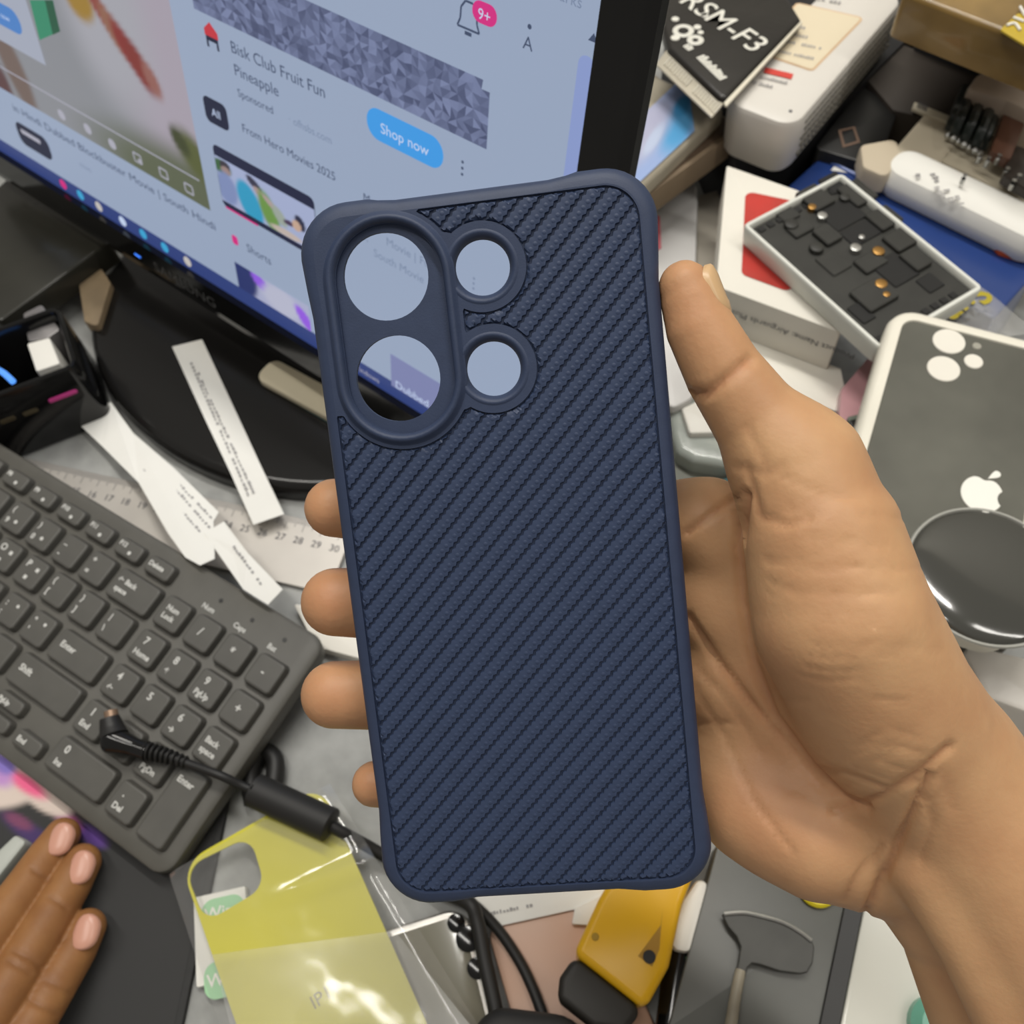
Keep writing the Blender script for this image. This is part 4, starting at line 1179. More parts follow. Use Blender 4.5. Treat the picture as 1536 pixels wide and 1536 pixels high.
mb = MB(); mb.tube([rel[0], rel[1], rel[2], kz(330, 1163, .004), at(362, 1178, .0235), at(392, 1190, .0215)], .0019, 10); part('cord', mb, M_['cord'], t)
mb = MB(); mb.tube([at(380, 1184, .0215), at(386, 1187, .0215), at(390, 1189, .0215), at(470, 1226, .0215), at(490, 1235, .0215), at(498, 1239, .0215)], lambda s: .0072 * min(1, .55 + s * 6, .55 + (1 - s) * 6), 22, 6); part('coupler', mb, M_['rubber'], t)
mb = MB(); mb.tube([at(492, 1236, .0210), at(520, 1252, .0180), at(560, 1274, .0100), at(620, 1310, .0040), at(680, 1340, .0040)], .0026, 10); part('cord', mb, M_['cord'], t)
mb = MB(); mb.tube([at(380, 1205, .005), at(376, 1160, .005), at(392, 1128, .005), at(412, 1140, .005), at(410, 1180, .005), at(400, 1215, .004)], .0042, 12); solo('cable_loop', mb, M_['cord'], 'thick black cable loop beside the right edge of the keyboard', 'cable')

# ================================================================== mouse pad
PZ = .0032
pe = at(318, 1318, PZ)[:2]; pf = at(262, 1590, PZ)[:2]; e = (pf - pe) / np.linalg.norm(pf - pe); nn = np.array([e[1], -e[0]]); nn = nn if nn[0] < 0 else -nn
q0 = pe - e * .06
rp = [tuple(q0), tuple(q0 + e * .24), tuple(q0 + e * .24 + nn * .30), tuple(q0 + nn * .30)]
t = thing('mouse_pad', 'black mouse pad with a colourful printed swirl under keyboard and fingers', 'mouse pad', loc=mid(rp, .0004))
mb = slab(rp, PZ, PZ - .0004, .008, .0006, 5); part('pad', mb, mat('black_pad_cloth', (.026, .026, .026), .75, var=.1, vscale=400), t)
mb = sheet([(*p, PZ + .0002) for p in (np.array(rp[0]) + nn * .003 + e * .004, np.array(rp[0]) + nn * .003 + e * .236, np.array(rp[0]) + nn * .297 + e * .236, np.array(rp[0]) + nn * .297 + e * .004)], 170, 200, lambda u, v: 0)
PP = np.array(mb.v); VC = (PP - CAM) @ RW; q = VC[:, :2] / VC[:, 2:] * FPX + CPX
def padcol(x, y):
    L = lin; return blobs((.026, .026, .026), [(62, 1262, 70, 14, .62, L(64, 44, 96), .8), (138, 1254, 26, 12, .62, L(84, 52, 128), .8), (100, 1228, 26, 10, .65, L(150, 70, 120), .8), (28, 1232, 22, 9, .5, L(118, 62, 94), .9),
        (-10, 1150, 92, 63, 0, L(212, 196, 186), .22), (70, 1196, 44, 21, .55, L(212, 196, 186), .4), (40, 1176, 34, 12, .6, L(232, 98, 142), .9), (-4, 1160, 26, 16, .7, L(186, 140, 200), .9), (6, 1146, 20, 14, .6, L(128, 112, 190), .8)])(x, y)
mb.c = ('v', padcol(q[:, 0], q[:, 1])); part('printed_swirl', mb, printed('pad_print', rough=.75), t, smooth=None)
mb = slab(flat([(-60, 1330), (22, 1251), (40, 1262), (-30, 1350)], .0105), .0105, .0070, .002, .0015); solo('grey_block', mb, mat('pale_grey_plastic', (.42, .44, .40), .45), 'pale grey plastic block lying on the mouse pad beside the fingers', 'block')

# ================================================================== yellow back panel in its clear sleeve, wipe sachet
YZ = .0075
A = at(271, 1297, .0100); B = at(481, 1176, .0145); e = (B - A) / np.linalg.norm(B - A); W_ = np.linalg.norm(B - A)
yy_ = Vector((0, 0, 1)).cross(Vector(e)).normalized(); YM = frame(A, e, yy_, Vector(e).cross(yy_))     # x along the top edge, y away from the panel
def ypx(px, py, z=0):
    n_ = np.array(YM.col[2][:3]); q = YM.inverted() @ Vector(on_wall(px, py, np.array(YM.col[3][:3]), n_)); return (q.x, q.y)
yl = mat('yellow_glass', (.60, .55, .008), .30, var=.05, vscale=20)
t = thing('phone_back_panel', 'yellow phone back panel with a camera opening inside a clear sleeve', 'phone panel', M=YM)
hole = round_poly([ypx(276, 1302), ypx(375, 1254), ypx(398, 1330), ypx(308, 1384)], .0075, 6)
mb = plate_mb(rrect(W_ / 2, -.0735, W_, .147, .011, 8), [list(reversed(ccw(hole)))], -.0008, 0); part('panel', mb, yl, t, local=True, smooth=None, recalc=True)
v, f = text2d('IP11', .0072, 'CENTER'); tx, ty_ = ypx(484, 1512); a0 = math.atan2(ypx(515, 1482)[1] - ypx(470, 1515)[1], ypx(515, 1482)[0] - ypx(470, 1515)[0])
ca, sa = math.cos(a0), math.sin(a0)
mb = MB(); mb.add([(ypx(492, 1500)[0] + (a * ca - b * sa), ypx(492, 1500)[1] + (a * sa + b * ca), .0003) for a, b in v], f); part('lettering', mb, mat('olive_ink', (.28, .25, .06), .6), t, local=True, smooth=None)
def sag(u, v): return .0009 * math.sin(u * 5 + v * 3) * math.sin(v * 7 - u * 2) + .0042 + .0045 * math.exp(-((v - .235 - .06 * u) / .025) ** 2) * max(0, min(.5, u - .40)) - .003 * max(0, abs(u - .5) - .44) * 10 - .003 * max(0, abs(v - .5) - .47) * 10
M_['sleeve'] = film('clear_sleeve_film', gloss=.035, rough=.09, bump=.30, bscale=18, alpha=.93)
mb = sheet([at(*q) for q in ((256, 1312, .0105), (497, 1178, .0155), (756, 1600, .0155), (400, 1740, .0105))], 56, 80, sag)
solo('clear_sleeve', mb, M_['sleeve'], 'crinkled clear plastic sleeve around the yellow back panel', 'plastic sleeve', smooth=180)
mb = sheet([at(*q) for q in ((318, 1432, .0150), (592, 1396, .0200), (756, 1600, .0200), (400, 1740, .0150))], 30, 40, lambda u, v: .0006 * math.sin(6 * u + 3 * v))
part('sheen_layer', mb, film('whitish_sheen_film', gloss=.06, rough=.2, bump=.2, bscale=14, alpha=.84), bpy.data.objects['clear_sleeve'], smooth=180)  # milky film layer added to paint a whitish reflection over the panel
rp = rect_px((289, 1346), (368, 1328), (303, 1480), .0045); WM = frame((*rp[0], .0), Vector((rp[1][0] - rp[0][0], rp[1][1] - rp[0][1], 0)).normalized(), Vector((rp[0][0] - rp[3][0], rp[0][1] - rp[3][1], 0)).normalized(), (0, 0, 1))
ww = np.linalg.norm(np.array(rp[1]) - rp[0]); wh = np.linalg.norm(np.array(rp[3]) - rp[0])
t = thing('wipe_sachet', 'small white sachet with green labels partly under the yellow panel', 'sachet', M=WM)
mb = MB(); mb.prism(rrect(ww / 2, -wh / 2, ww, wh, .001), .0004, .0045, .001, 2); part('packet', mb, M_['paper'], t, local=True)
gm = mat('mint_green_label', (.34, .62, .36), .5)
for (yy, hh) in ((-.0085, .012), (-.034, .014)):
    mb = MB(); mb.flat(rrect(ww * .56, yy, ww * .8, hh, .005), .0048); l_ = part('label_patch', mb, gm, t, local=True, smooth=None)
    v, f = text2d('Wipe', .0070, 'CENTER', .0001); mb = MB(); mb.add([(ww * .56 + a, yy - .0022 + b, .0050) for a, b in v], f); part('lettering', mb, M_['paper'], l_, local=True, smooth=None)

# ================================================================== lower edge: phone, leads, peach pad, cutter, book, tools
A = at(548, 1404, .0085)[:2]; B = at(700, 1356, .0085)[:2]; e = (B - A) / np.linalg.norm(B - A); nn = np.array([e[1], -e[0]])
SMX = frame((B[0], B[1], .0004), (e[0], e[1], 0), (-nn[0], -nn[1], 0), (0, 0, 1))
t = thing('silver_phone', 'silver framed phone with a glossy grey back, edge against a black cable', 'phone', M=SMX)
mb = MB(); ol = rrect(-.036, -.074, .072, .148, .010, 7)
mb.loops([[(x, y, z) for x, y in inset(ol, i)] for i, z in ((.0012, 0), (0, .002), (0, .0066), (.0010, .0080), (.0026, .0082))]); part('frame', mb, mat('silver_frame', (.60, .58, .54), .25, .8), t, local=True)
mb = MB(); mb.prism(inset(ol, .0030), .0078, .0086, .0006, 2); part('back', mb, mat('grey_glass_back', (.205, .195, .150), .16, coat=.3), t, local=True)
for (px, py, r) in ((684, 1384, 13), (702, 1408, 18), (716, 1452, 15)):
    q = SMX.inverted() @ Vector(at(px, py, .0095)); mb = MB(); mb.prism(circle(q.x, q.y, r * .00028, 24), .0082, .0098, .0006, 2); part('lens', mb, M_['gloss_black'], t, local=True)
mb = MB(); mb.tube([at(640, 1330, .004), at(700, 1352, .016), at(716, 1382, .0165), at(727, 1440, .0160), at(742, 1508, .0160), at(752, 1560, .016)], .0030, 10); solo('thick_black_cable', mb, M_['cord'], 'thicker black cable along the edge of the silver phone', 'cable')
mb = MB(); mb.tube([at(660, 1325, .006), at(704, 1352, .012), at(745, 1392, .0105), at(778, 1440, .0095), at(800, 1485, .0095), at(822, 1545, .0095)], .0022, 10); solo('thin_black_cable', mb, M_['cord'], 'thinner black cable curving over the peach pad', 'cable')
mb = slab(flat([(690, 1600), (722, 1506), (880, 1526), (900, 1640), (720, 1680)], .034), .034, .030, .016, .005, 6, 4); solo('black_gadget', mb, M_['rubber'], 'rounded black plastic gadget at the near edge beside the cables', 'gadget')
mb = slab(flat([(728, 1388), (900, 1346), (1010, 1600), (812, 1680)], .0065), .0065, .0060, .006, .002); solo('peach_pad', mb, mat('peach_silicone', (.60, .36, .25), .45, col2=(.62, .44, .35), vscale=14), 'soft peach silicone pad under the yellow cutter', 'pad')
P = [(670, 1330), (900, 1295), (925, 1350), (735, 1392)]
t = paper_poly('paper_slip', [(a, b, .0078) for a, b in P], 'white slip with small print under the lower edge of the phone case', lines=[((735, 1373), .0078, (800, 1360), .0078, 13)], group=None)
t['category'] = 'paper'
mb = slab(flat([(862, 1362), (905, 1340), (890, 1388), (858, 1386)], .0090), .0090, .0022, .0006, .0003); solo('paper_scrap', mb, M_['paper'], 'tiny white scrap beside the yellow cutter on the peach pad', 'paper')
# utility cutter
body = [(972, 1225), (1075, 1225), (1024, 1356), (1004, 1450), (968, 1516), (860, 1431), (898, 1348)]
tip = [(862, 1433), (966, 1515), (938, 1549), (890, 1543), (836, 1500), (839, 1466)]
CZ = .030
t = thing('utility_cutter', 'yellow and black plastic utility cutter lying below the phone case', 'cutter', loc=mid(flat(body, CZ), .0066))
mb = slab(flat(body, CZ), CZ, .0232, .004, .0030, 5, 4); b_ = part('body', mb, mat('yellow_plastic', (.80, .44, .010), .30, var=.04, vscale=15), t)
mb = slab(flat(tip, CZ - .001), CZ - .001, .0222, .0040, .0028, 5, 4); part('end_cap', mb, mat('black_grip', (.018, .016, .013), .5), t)
mb = MB(); mb.flat(flat([(957, 1434), (991, 1388), (994, 1362), (989, 1424), (978, 1450)], CZ + .0002), CZ + .0002); part('recess_patch', mb, mat('shaded_yellow', (.42, .22, .02), .5), t, smooth=None)  # flat patch, darker yellow painted for the shade of a recess
part('screw_hole', disc(974, 1435, 8.5, CZ + .0007), M_['black'], t); part('stud', disc(893, 1405, 5, CZ + .0004), mat('worn_stud', (.40, .24, .02), .4), t)
mb = slab(flat([(1063, 1322), (1060, 1342), (1037, 1430), (1006, 1425), (1010, 1395), (1024, 1350), (1046, 1318)], .020), .020, .016, .003, .002); solo('white_clip', mb, M_['white'], 'white plastic clip between yellow cutter and grey book', 'clip')
mb = MB(); mb.tube([at(1021, 1425, .010), at(1014, 1470, .010), at(1006, 1530, .010), at(995, 1600, .010)], lambda s: .0062 - .001 * s, 14); t = thing('screwdriver', 'dark screwdriver handle lying next to the cutter', 'screwdriver', loc=at(1010, 1500, .003)); part('handle', mb, M_['gloss_black'], t)
mb = MB(); mb.tube([at(1024, 1428, .0135), at(1031, 1443, .0135)], .0022, 8, 2); part('green_mark', mb, mat('green_plastic', (.20, .45, .22), .5), t)
# dark book with spudger
BZ = .020
rp = rect_px((1003, 1540), (1078, 1262), (1300, 1330), BZ); rp = ccw(rp)
t = thing('dark_grey_box', 'flat dark grey box with a black edge band under the heel of the hand', 'box', loc=mid(rp, .0004))
mb = slab(rp, BZ, BZ - .0004, .001, .0006); part('body', mb, mat('dark_grey_card', (.112, .115, .106), .42, var=.06, vscale=60), t)
A, B = at(1300, 1330, BZ), at(1236, 1575, BZ)
mb = MB(); mb.prism(flat([(1273, 1322), (1301, 1330), (1258, 1545), (1228, 1538)], BZ), BZ - .001, BZ + .0010, .0004, 1); part('edge_band', mb, M_['black'], t)
blade = [(1083, 1372), (1092, 1367), (1115, 1368), (1145, 1374), (1175, 1383), (1200, 1397), (1218, 1410), (1222, 1421), (1219, 1445), (1211, 1459), (1200, 1461), (1170, 1457), (1140, 1447), (1128, 1445), (1121, 1452), (1119, 1464), (1103, 1462), (1107, 1445), (1111, 1420), (1105, 1405), (1092, 1390)]
TZ = BZ + .0045
t = thing('spudger', 'steel prying spatula with a hooked blade resting on the grey box', 'spatula', loc=mid(flat(blade, TZ), BZ + .0004))
mb = MB(); mb.prism(flat(blade, TZ), TZ - .0014, TZ, .0005, 2); part('blade', mb, mat('dark_steel', (.052, .052, .047), .42, .2, var=.12, vscale=90), t, smooth=None)
mb = MB(); mb.tube([at(a, b, TZ + .0002) for a, b in ((1086, 1371), (1115, 1369), (1145, 1375), (1175, 1384), (1200, 1398), (1217, 1411))], .0009, 8, 5); part('bright_edge', mb, M_['steel'], t)  # brighter steel strip along the upper edge
mb = MB(); mb.tube([at(1111, 1456, TZ - .0012), at(1104, 1490, TZ), at(1096, 1540, TZ), at(1086, 1600, TZ)], lambda s: .0020 + .0005 * s, 12); part('handle', mb, mat('worn_wood_handle', (.28, .25, .19), .5, var=.15, vscale=120), t)
solo('yellow_disc', disc(1228, 1330, 26, BZ + .0030, .0026), mat('yellow_sticker', (.75, .62, .02), .4), 'round yellow disc on the grey box just under the hand', 'disc')
rp = flat([(1298, 1352), (1440, 1310), (1560, 1560), (1250, 1590)], .016)
t = thing('white_tray', 'glossy white plastic tray beside the dark grey box under the wrist', 'tray', loc=mid(rp, .0004))
mb = slab(rp, .016, .0155, .002, .001); part('body', mb, mat('white_glazed', (.72, .72, .65), .22, coat=.3, bump=.05, bscale=30), t)
solo('green_cap', disc(1416, 1540, 36, .024, .008), mat('sea_green_plastic', (.16, .42, .31), .3), 'round sea green cap standing on the white tray', 'cap')

# ================================================================== right: phone back with white rim
FZ = .0905
A = at(1340, 455, FZ)[:2]; B = at(1536, 505, FZ)[:2]; e = (B - A) / np.linalg.norm(B - A); nn = np.array([e[1], -e[0]])
FM = frame((A[0], A[1], FZ - .0092), (e[0], e[1], 0), (-nn[0], -nn[1], 0), (0, 0, 1)); FI = FM.inverted()
def fpx(px, py, lift=0.0):
    q = FI @ Vector(at(px, py, FZ + lift)); return (q.x, q.y)
t = thing('clear_back_phone_case', 'white rimmed phone case with smoky clear back, camera rings and a white apple emblem', 'phone case', M=FM)
PW, PL = .0765, .150
ol = rrect(PW / 2, -PL / 2, PW, PL, .0125, 8)
mb = MB(); mb.loops([[(x, y, z) for x, y in inset(ol, i)] for i, z in ((.001, -.006), (0, -.0045), (0, .0056), (.0010, .0080), (.0030, .0092), (.0062, .0090), (.0066, .0080))]); part('rim', mb, mat('ivory_rim', (.80, .77, .67), .4), t, local=True)
mb = MB(); mb.prism(inset(ol, .0064), .0072, .0086, .0004, 1); bk = part('back', mb, mat('smoky_clear_back', (.105, .105, .088), .20, coat=.5, var=.22, vscale=22), t, local=True)
for (px, py, r, m) in ((1424, 511, 23.5, 'white'), (1416, 552, 24, 'white'), (1461, 541, 13.5, 'white'), (1466, 518, 6.5, 'ring')):
    q = fpx(px, py); k = np.linalg.norm(at(px, py, FZ) - CAM) / FPX; mb = MB(); mb.prism(circle(*q, r * k * .90, 36), .0084, .0090, .0003, 1)
    part('camera_disc', mb, M_['card'] if m == 'white' else mat('grey_ring', (.35, .34, .29), .4), t, local=True)
cx, cy = fpx(1473, 742)
def apple(u):
    s = []
    for k in range(96):
        a = 2 * math.pi * k / 96 + math.pi / 2; r = 1.0
        x, y = math.cos(a), math.sin(a)
        r *= 1 - .20 * math.exp(-((a - math.pi / 2) % (2 * math.pi) - 0) ** 2 / .10) - .20 * math.exp(-((a - math.pi / 2) % (2 * math.pi) - 2 * math.pi) ** 2 / .10)
        r *= 1 - .14 * math.exp(-(a - 1.5 * math.pi) ** 2 / .05)
        r *= 1 + .06 * math.sin(a) * 1
        X, Y = x * r * .92, y * r
        dx, dy = X - 1.20, Y - .12                      # bite
        dd = math.hypot(dx, dy)
        if dd < .52: X, Y = 1.20 + dx / dd * .52, .12 + dy / dd * .52
        s.append((cx + X * u, cy + Y * u))
    return s
mb = MB(); mb.prism(apple(.0088), .0086, .0091, .0002, 1); lg = part('emblem', mb, mat('emblem_white', (.86, .86, .80), .35), t, local=True)
leaf = [(cx + .0008 + .0088 * (.02 + .52 * k / 10) * .9, cy + .0088 * (.98 + .52 * k / 10 + .26 * math.sin(math.pi * k / 10))) for k in range(11)] + [(cx + .0008 + .0088 * (.02 + .52 * k / 10 + .26 * math.sin(math.pi * k / 10)) * .9, cy + .0088 * (.98 + .52 * k / 10)) for k in range(9, 0, -1)]
mb = MB(); mb.prism(leaf, .0086, .0091, .0001, 1); part('emblem_leaf', mb, mat('emblem_leaf_white', (.86, .86, .80), .35), lg, local=True)
q = fpx(1480, 862); k = .0285
mb = MB(); L = []
for j in range(9):
    a = j / 8 * math.pi / 2; L.append([(x, y, .0084 + .0034 * math.sin(a) ** .9) for x, y in circle(*q, max(k * math.cos(a) ** .8, .0002), 64)])
mb.loops(L, False, True); bl_ = part('blister', mb, mat('smoky_blister', (.050, .050, .044), .12, coat=.6), t, local=True)
mb = MB(); mb.loops([[(x, y, z) for x, y in circle(*q, r_, 64)] for r_, z in ((.0300, .0086), (.0296, .0094), (.0288, .0094), (.0284, .0086))], False, False); part('highlight_arc', mb, mat('highlight_ring', (.36, .36, .33), .3), t, local=True, recalc=True)  # pale ring painted in for the highlight along the blister rim
mb = slab(flat([(1440, 962), (1600, 1000), (1600, 1090), (1480, 1046)], .050), .050, .0495, .004, .002); solo('white_pouch', mb, mat('pearly_pouch', (.66, .63, .58), .3, bump=.3, bscale=60), 'crumpled pearly pouch below the white rimmed phone case', 'pouch')
# things that carry the upper right pile
mb = slab(flat([(1405, 508), (1560, 545), (1560, 940), (1385, 880)], .0748), .0748, .0744, .004, .001)
solo('carton', mb, mat('grey_carton', (.16, .155, .14), .6), 'grey carton under the white rimmed phone case', 'carton')

# ---- earbud box with red window, adaptor tray on top
EZ = .0705
rp = flat([(1074, 429), (1262, 499), (1290, 318), (1090, 248)], EZ); rp = ccw(rp)
t = thing('earbud_box', 'white box with a red picture window and upside down print on its front', 'box', loc=mid(rp, EZ - .028))
mb = slab(rp, EZ, .028, .0008, .0005); part('carton', mb, M_['card'], t)
mb = MB(); mb.flat(round_poly(flat([(1118, 287), (1190, 302), (1190, 441), (1112, 412)], EZ), .004), EZ + .0003); part('window', mb, mat('red_picture', (.56, .045, .035), .3, col2=(.30, .04, .03), vscale=30), t, smooth=None)
A, B = at(1074, 431, EZ), at(1258, 497, EZ); ex = Vector(B - A).normalized(); nf = ex.cross(Vector((0, 0, 1)))
def face_text(s_, px, py, size, P, n_, ex_, m, parent, flip=False, bold=0.0, align='CENTER'):
    q = on_wall(px, py, np.array(P) + np.array(n_) * .0003, n_); M = frame(q, -ex_ if flip else ex_, Vector((0, 0, -1 if flip else 1)), Vector(n_))
    return part('lettering', text_mb(s_, size, M, align, bold), m, parent, smooth=None)
face_text('Product Name: Airguards Plus 2', 1183, 496, .0052, A, nf, ex, M_['ink'], t, True)
mb = slab(flat([(1100, 500), (1262, 552), (1275, 623), (1120, 574)], .0422), .0422, .0418, .001, .0008); solo('white_carton', mb, M_['card'], 'plain white carton under the earbud box', 'carton')

TZ2 = .083
rp = rect_px((1113, 337), (1320, 524), (1243, 243), TZ2)
a_, b_, d_ = np.array(rp[0]), np.array(rp[1]), np.array(rp[3]); LX, LY = np.linalg.norm(b_ - a_), np.linalg.norm(d_ - a_)
ux, uy = (b_ - a_) / LX, (d_ - a_) / LY
TM = frame((*a_, EZ + .0007), (*ux, 0), (*uy, 0), (0, 0, 1)); TI = TM.inverted(); TH = TZ2 - EZ - .0007
t = thing('switch_housing', 'white plastic housing open to black terminals and brass screws, on the earbud box', 'electrical housing', M=TM)
ol = rrect(LX / 2, LY / 2, LX, LY, .003, 4)
mb = MB(); mb.loops([[(x, y, z) for x, y in inset(ol, i)] for i, z in ((.0012, 0), (.0004, TH * .5), (0, TH - .001), (.0006, TH), (.0022, TH), (.0028, TH - .0008), (.0028, TH - .0040))]); part('shell', mb, mat('white_abs', (.70, .71, .66), .4), t, local=True)
bk_ = mat('black_bakelite', (.026, .026, .023), .5, var=.15, vscale=80); dk_ = mat('black_slot', (.006, .006, .006), .6)
mb = MB(); mb.prism(rrect(LX / 2, LY / 2, LX - .006, LY - .006, .002, 3), TH - .0042, TH - .0030, .0004, 1); part('base_plate', mb, bk_, t, local=True)
def tl(px, py): q = TI @ Vector(at(px, py, TZ2 - .003)); return q.x, q.y
for (px, py, w_, h_, hh, m) in ((1252, 275, .013, .012, .0012, 'd'), (1285, 292, .016, .014, .0030, 'b'), (1222, 300, .016, .013, .0034, 'b'), (1262, 322, .017, .020, .0010, 'd'), (1240, 355, .012, .010, .0032, 'b'), (1200, 345, .008, .012, .0022, 'b'), (1300, 345, .012, .026, .0010, 'd'),
        (1325, 330, .013, .014, .0032, 'b'), (1350, 362, .012, .014, .0030, 'b'), (1342, 405, .018, .016, .0010, 'd'), (1372, 392, .013, .010, .0032, 'b'), (1305, 395, .010, .014, .0024, 'b'), (1310, 445, .015, .018, .0030, 'b'), (1250, 395, .014, .012, .0012, 'b'), (1292, 470, .012, .008, .0010, 'd'), (1180, 322, .010, .010, .0016, 'b'), (1395, 425, .010, .010, .0010, 'd')):
    x, y = tl(px, py); mb = MB(); mb.prism(rrect(x, y, w_, h_, .001, 2), TH - .0034, TH - .0030 + hh * .7, .0005, 1); part('terminal', mb, bk_ if m == 'b' else dk_, t, local=True)
brass = mat('brass_screw', (.36, .20, .06), .35, .8); silver = mat('silver_contact', (.45, .45, .43), .3, .8)
for (px, py, r, m) in ((1316, 381, .0030, brass), (1320, 430, .0030, brass), (1217, 315, .0022, brass), (1232, 328, .0026, silver), (1282, 376, .0028, silver), (1328, 446, .0018, brass), (1291, 360, .0016, silver)):
    x, y = tl(px, py); mb = MB(); mb.prism(circle(x, y, r, 20), TH - .0034, TH - .0004, .0006, 2); part('screw', mb, m, t, local=True)
for (px, py, r) in ((1186, 340, .0036), (1224, 375, .0036), (1266, 300, .0028)):
    x, y = tl(px, py); mb = MB(); mb.prism(circle(x, y, r, 20), TH - .0034, TH - .0004, .0010, 2); part('peg', mb, bk_, t, local=True)
for k in range(9):
    mb = MB(); mb.box((.0062, .008 + k * .0058, TH - .0028), (.0030, .0034, .0008)); part('slot', mb, dk_, t, local=True)
    mb = MB(); mb.box((LX - .0062, .006 + k * .0058, TH - .0028), (.0030, .0034, .0008)); part('slot', mb, dk_, t, local=True)
# ---- small things between the boxes and the hand
pk = flat([(1262, 582), (1358, 470), (1345, 640), (1302, 760), (1250, 700)], .050)
t = thing('pink_phone', 'pink phone back with black camera lenses between white box and phone case', 'phone', loc=mid(pk, .0415)); mb = slab(pk, .050, .0085, .003, .0015); part('body', mb, mat('pink_glass', (.50, .27, .29), .25, coat=.3), t)
for (px, py, r) in ((1307, 594, 9), (1322, 581, 9)): part('lens', disc(px, py, r, .0512, .0012), M_['gloss_black'], t)
mb = slab(inset(ccw(pk), .004), .0413, .0409, .002, .001); solo('grey_tin', mb, mat('grey_tin_paint', (.12, .115, .11), .5), 'grey tin carrying the pink phone beside the white carton', 'tin')
P = [(1210, 612, .048), (1250, 630, .050), (1282, 652, .0525), (1276, 668, .0525), (1240, 660, .050), (1205, 640, .048)]
t = thing('flex_cable', 'grey flexible ribbon cable with a black connector by the pink phone', 'ribbon cable', loc=at(1250, 645, .048))
mb = MB(); Pw = [at(*q) for q in P]; mb.add(Pw + [p - np.array([0, 0, .0006]) for p in Pw], [tuple(range(6)), tuple(reversed(range(6, 12)))] + [(i, i + 6, (i + 1) % 6 + 6, (i + 1) % 6) for i in range(6)]); part('ribbon', mb, mat('silver_ribbon', (.45, .45, .46), .3, .3), t, smooth=None, recalc=True)
mb = slab(flat([(1271, 625), (1291, 620), (1301, 668), (1286, 673)], .0535), .0535, .0025, .001, .0005); c_ = part('connector', mb, mat('grey_green_plastic', (.14, .16, .13), .5), t)
mb = slab(flat([(1274, 630), (1285, 628), (1290, 652), (1280, 654)], .0542), .0542, .001, .0005, .0003); part('contacts', mb, M_['black'], c_)
mb = slab(flat([(960, 620), (1220, 700), (1180, 860), (940, 800)], .008), .008, .0076, .003, .001); solo('olive_book', mb, mat('olive_cover', (.135, .14, .115), .5), 'olive grey book lying under the hand and the clear blister', 'book')
mb = slab(flat([(1078, 722), (1112, 704), (1135, 730), (1090, 745)], .0105), .0105, .0024, .001, .0005); solo('teal_card', mb, mat('teal_print', (.06, .14, .15), .5), 'small teal card on the olive book by the thumb', 'card')
bl = flat([(1000, 600), (1030, 588), (1075, 600), (1120, 660), (1128, 700), (1085, 697), (1040, 690), (1016, 676), (1008, 650)], .020)
t = thing('blister_pack', 'clear plastic blister holding a white adaptor, seen beside the thumb', 'blister pack', loc=mid(bl, .0082))
mb = slab(bl, .020, .0118, .006, .004, 4, 3); part('shell', mb, mat('milky_clear_plastic', (.36, .39, .36), .18, coat=.5, bump=.15, bscale=80), t)
mb = slab(flat([(1022, 612), (1050, 598), (1092, 648), (1034, 650)], .024), .024, .0045, .002, .0015); part('adaptor', mb, M_['white'], t)
mb = slab(flat([(972, 300), (1048, 268), (1044, 420), (1062, 560), (1036, 598), (1000, 618), (984, 480)], .026), .026, .0055, .004, .002); t = solo('white_bag', mb, mat('white_bag_plastic', (.66, .65, .64), .35, var=.06, vscale=25, bump=.2, bscale=40), 'white plastic bag between phone case and earbud box', 'bag')
mb = slab(flat([(978, 326), (990, 322), (992, 372), (982, 376)], .0268), .0268, .0006, .001, .0003); part('pink_logo', mb, mat('pink_print', (.66, .16, .20), .5), t)
mb = slab(flat([(950, 320), (1200, 250), (1150, 470), (960, 560)], .0195), .0195, .019, .003, .001); solo('beige_carton', mb, mat('beige_carton_card', (.36, .33, .28), .6), 'flat beige carton under the white bag and pile of pouches', 'carton')

# ---- pouches by the monitor
def px_rect(a, b, c, z): return ccw(rect_px(a, b, c, z))
rp = px_rect((938, 318), (1114, 190), (1000, 90), .066)
t = thing('brown_carton', 'tan flat carton under the pouch with the blue picture', 'carton', loc=mid(rp, .0398)); mb = slab(rp, .066, .016, .001, .0008); part('body', mb, mat('tan_carton', (.23, .17, .11), .55, var=.1, vscale=40), t)
mb = slab(inset(ccw(rp), .003), .0674, .0012, .001, .0004); part('lid_edge', mb, mat('brown_lid', (.10, .065, .04), .6), t)
rp = px_rect((948, 293), (1090, 158), (1010, 60), .078)
t = thing('phone_pouch', 'clear pouch showing a pale blue sky picture beside the monitor edge', 'pouch', loc=mid(rp, .0618)); mb = slab(rp, .078, .0104, .003, .004, 4, 3); part('pouch', mb, mat('silvery_pouch', (.42, .38, .30), .22, coat=.4, bump=.12, bscale=120), t)
Pc = [at(q[0], q[1], .0786) for q in ((952, 280), (1042, 196), (1030, 110), (945, 190))]
mb = sheet(Pc, 24, 24, lambda u, v: 0); uv = [(i / 24, j / 24) for j in range(25) for i in range(25)]
uu = np.array(uv); mb.c = ('v', blobs(lin(150, 172, 218), [(.75, .30, .30, .35, 0, lin(90, 162, 214), .9), (.2, .7, .5, .4, 0, lin(176, 178, 205), .9), (.85, .55, .14, .16, .4, lin(70, 146, 200), .7), (.35, .45, .2, .12, .5, lin(185, 198, 225), .8)])(uu[:, 0], uu[:, 1]))
part('picture', mb, printed('sky_print', rough=.25, coat=.3), t, smooth=None)

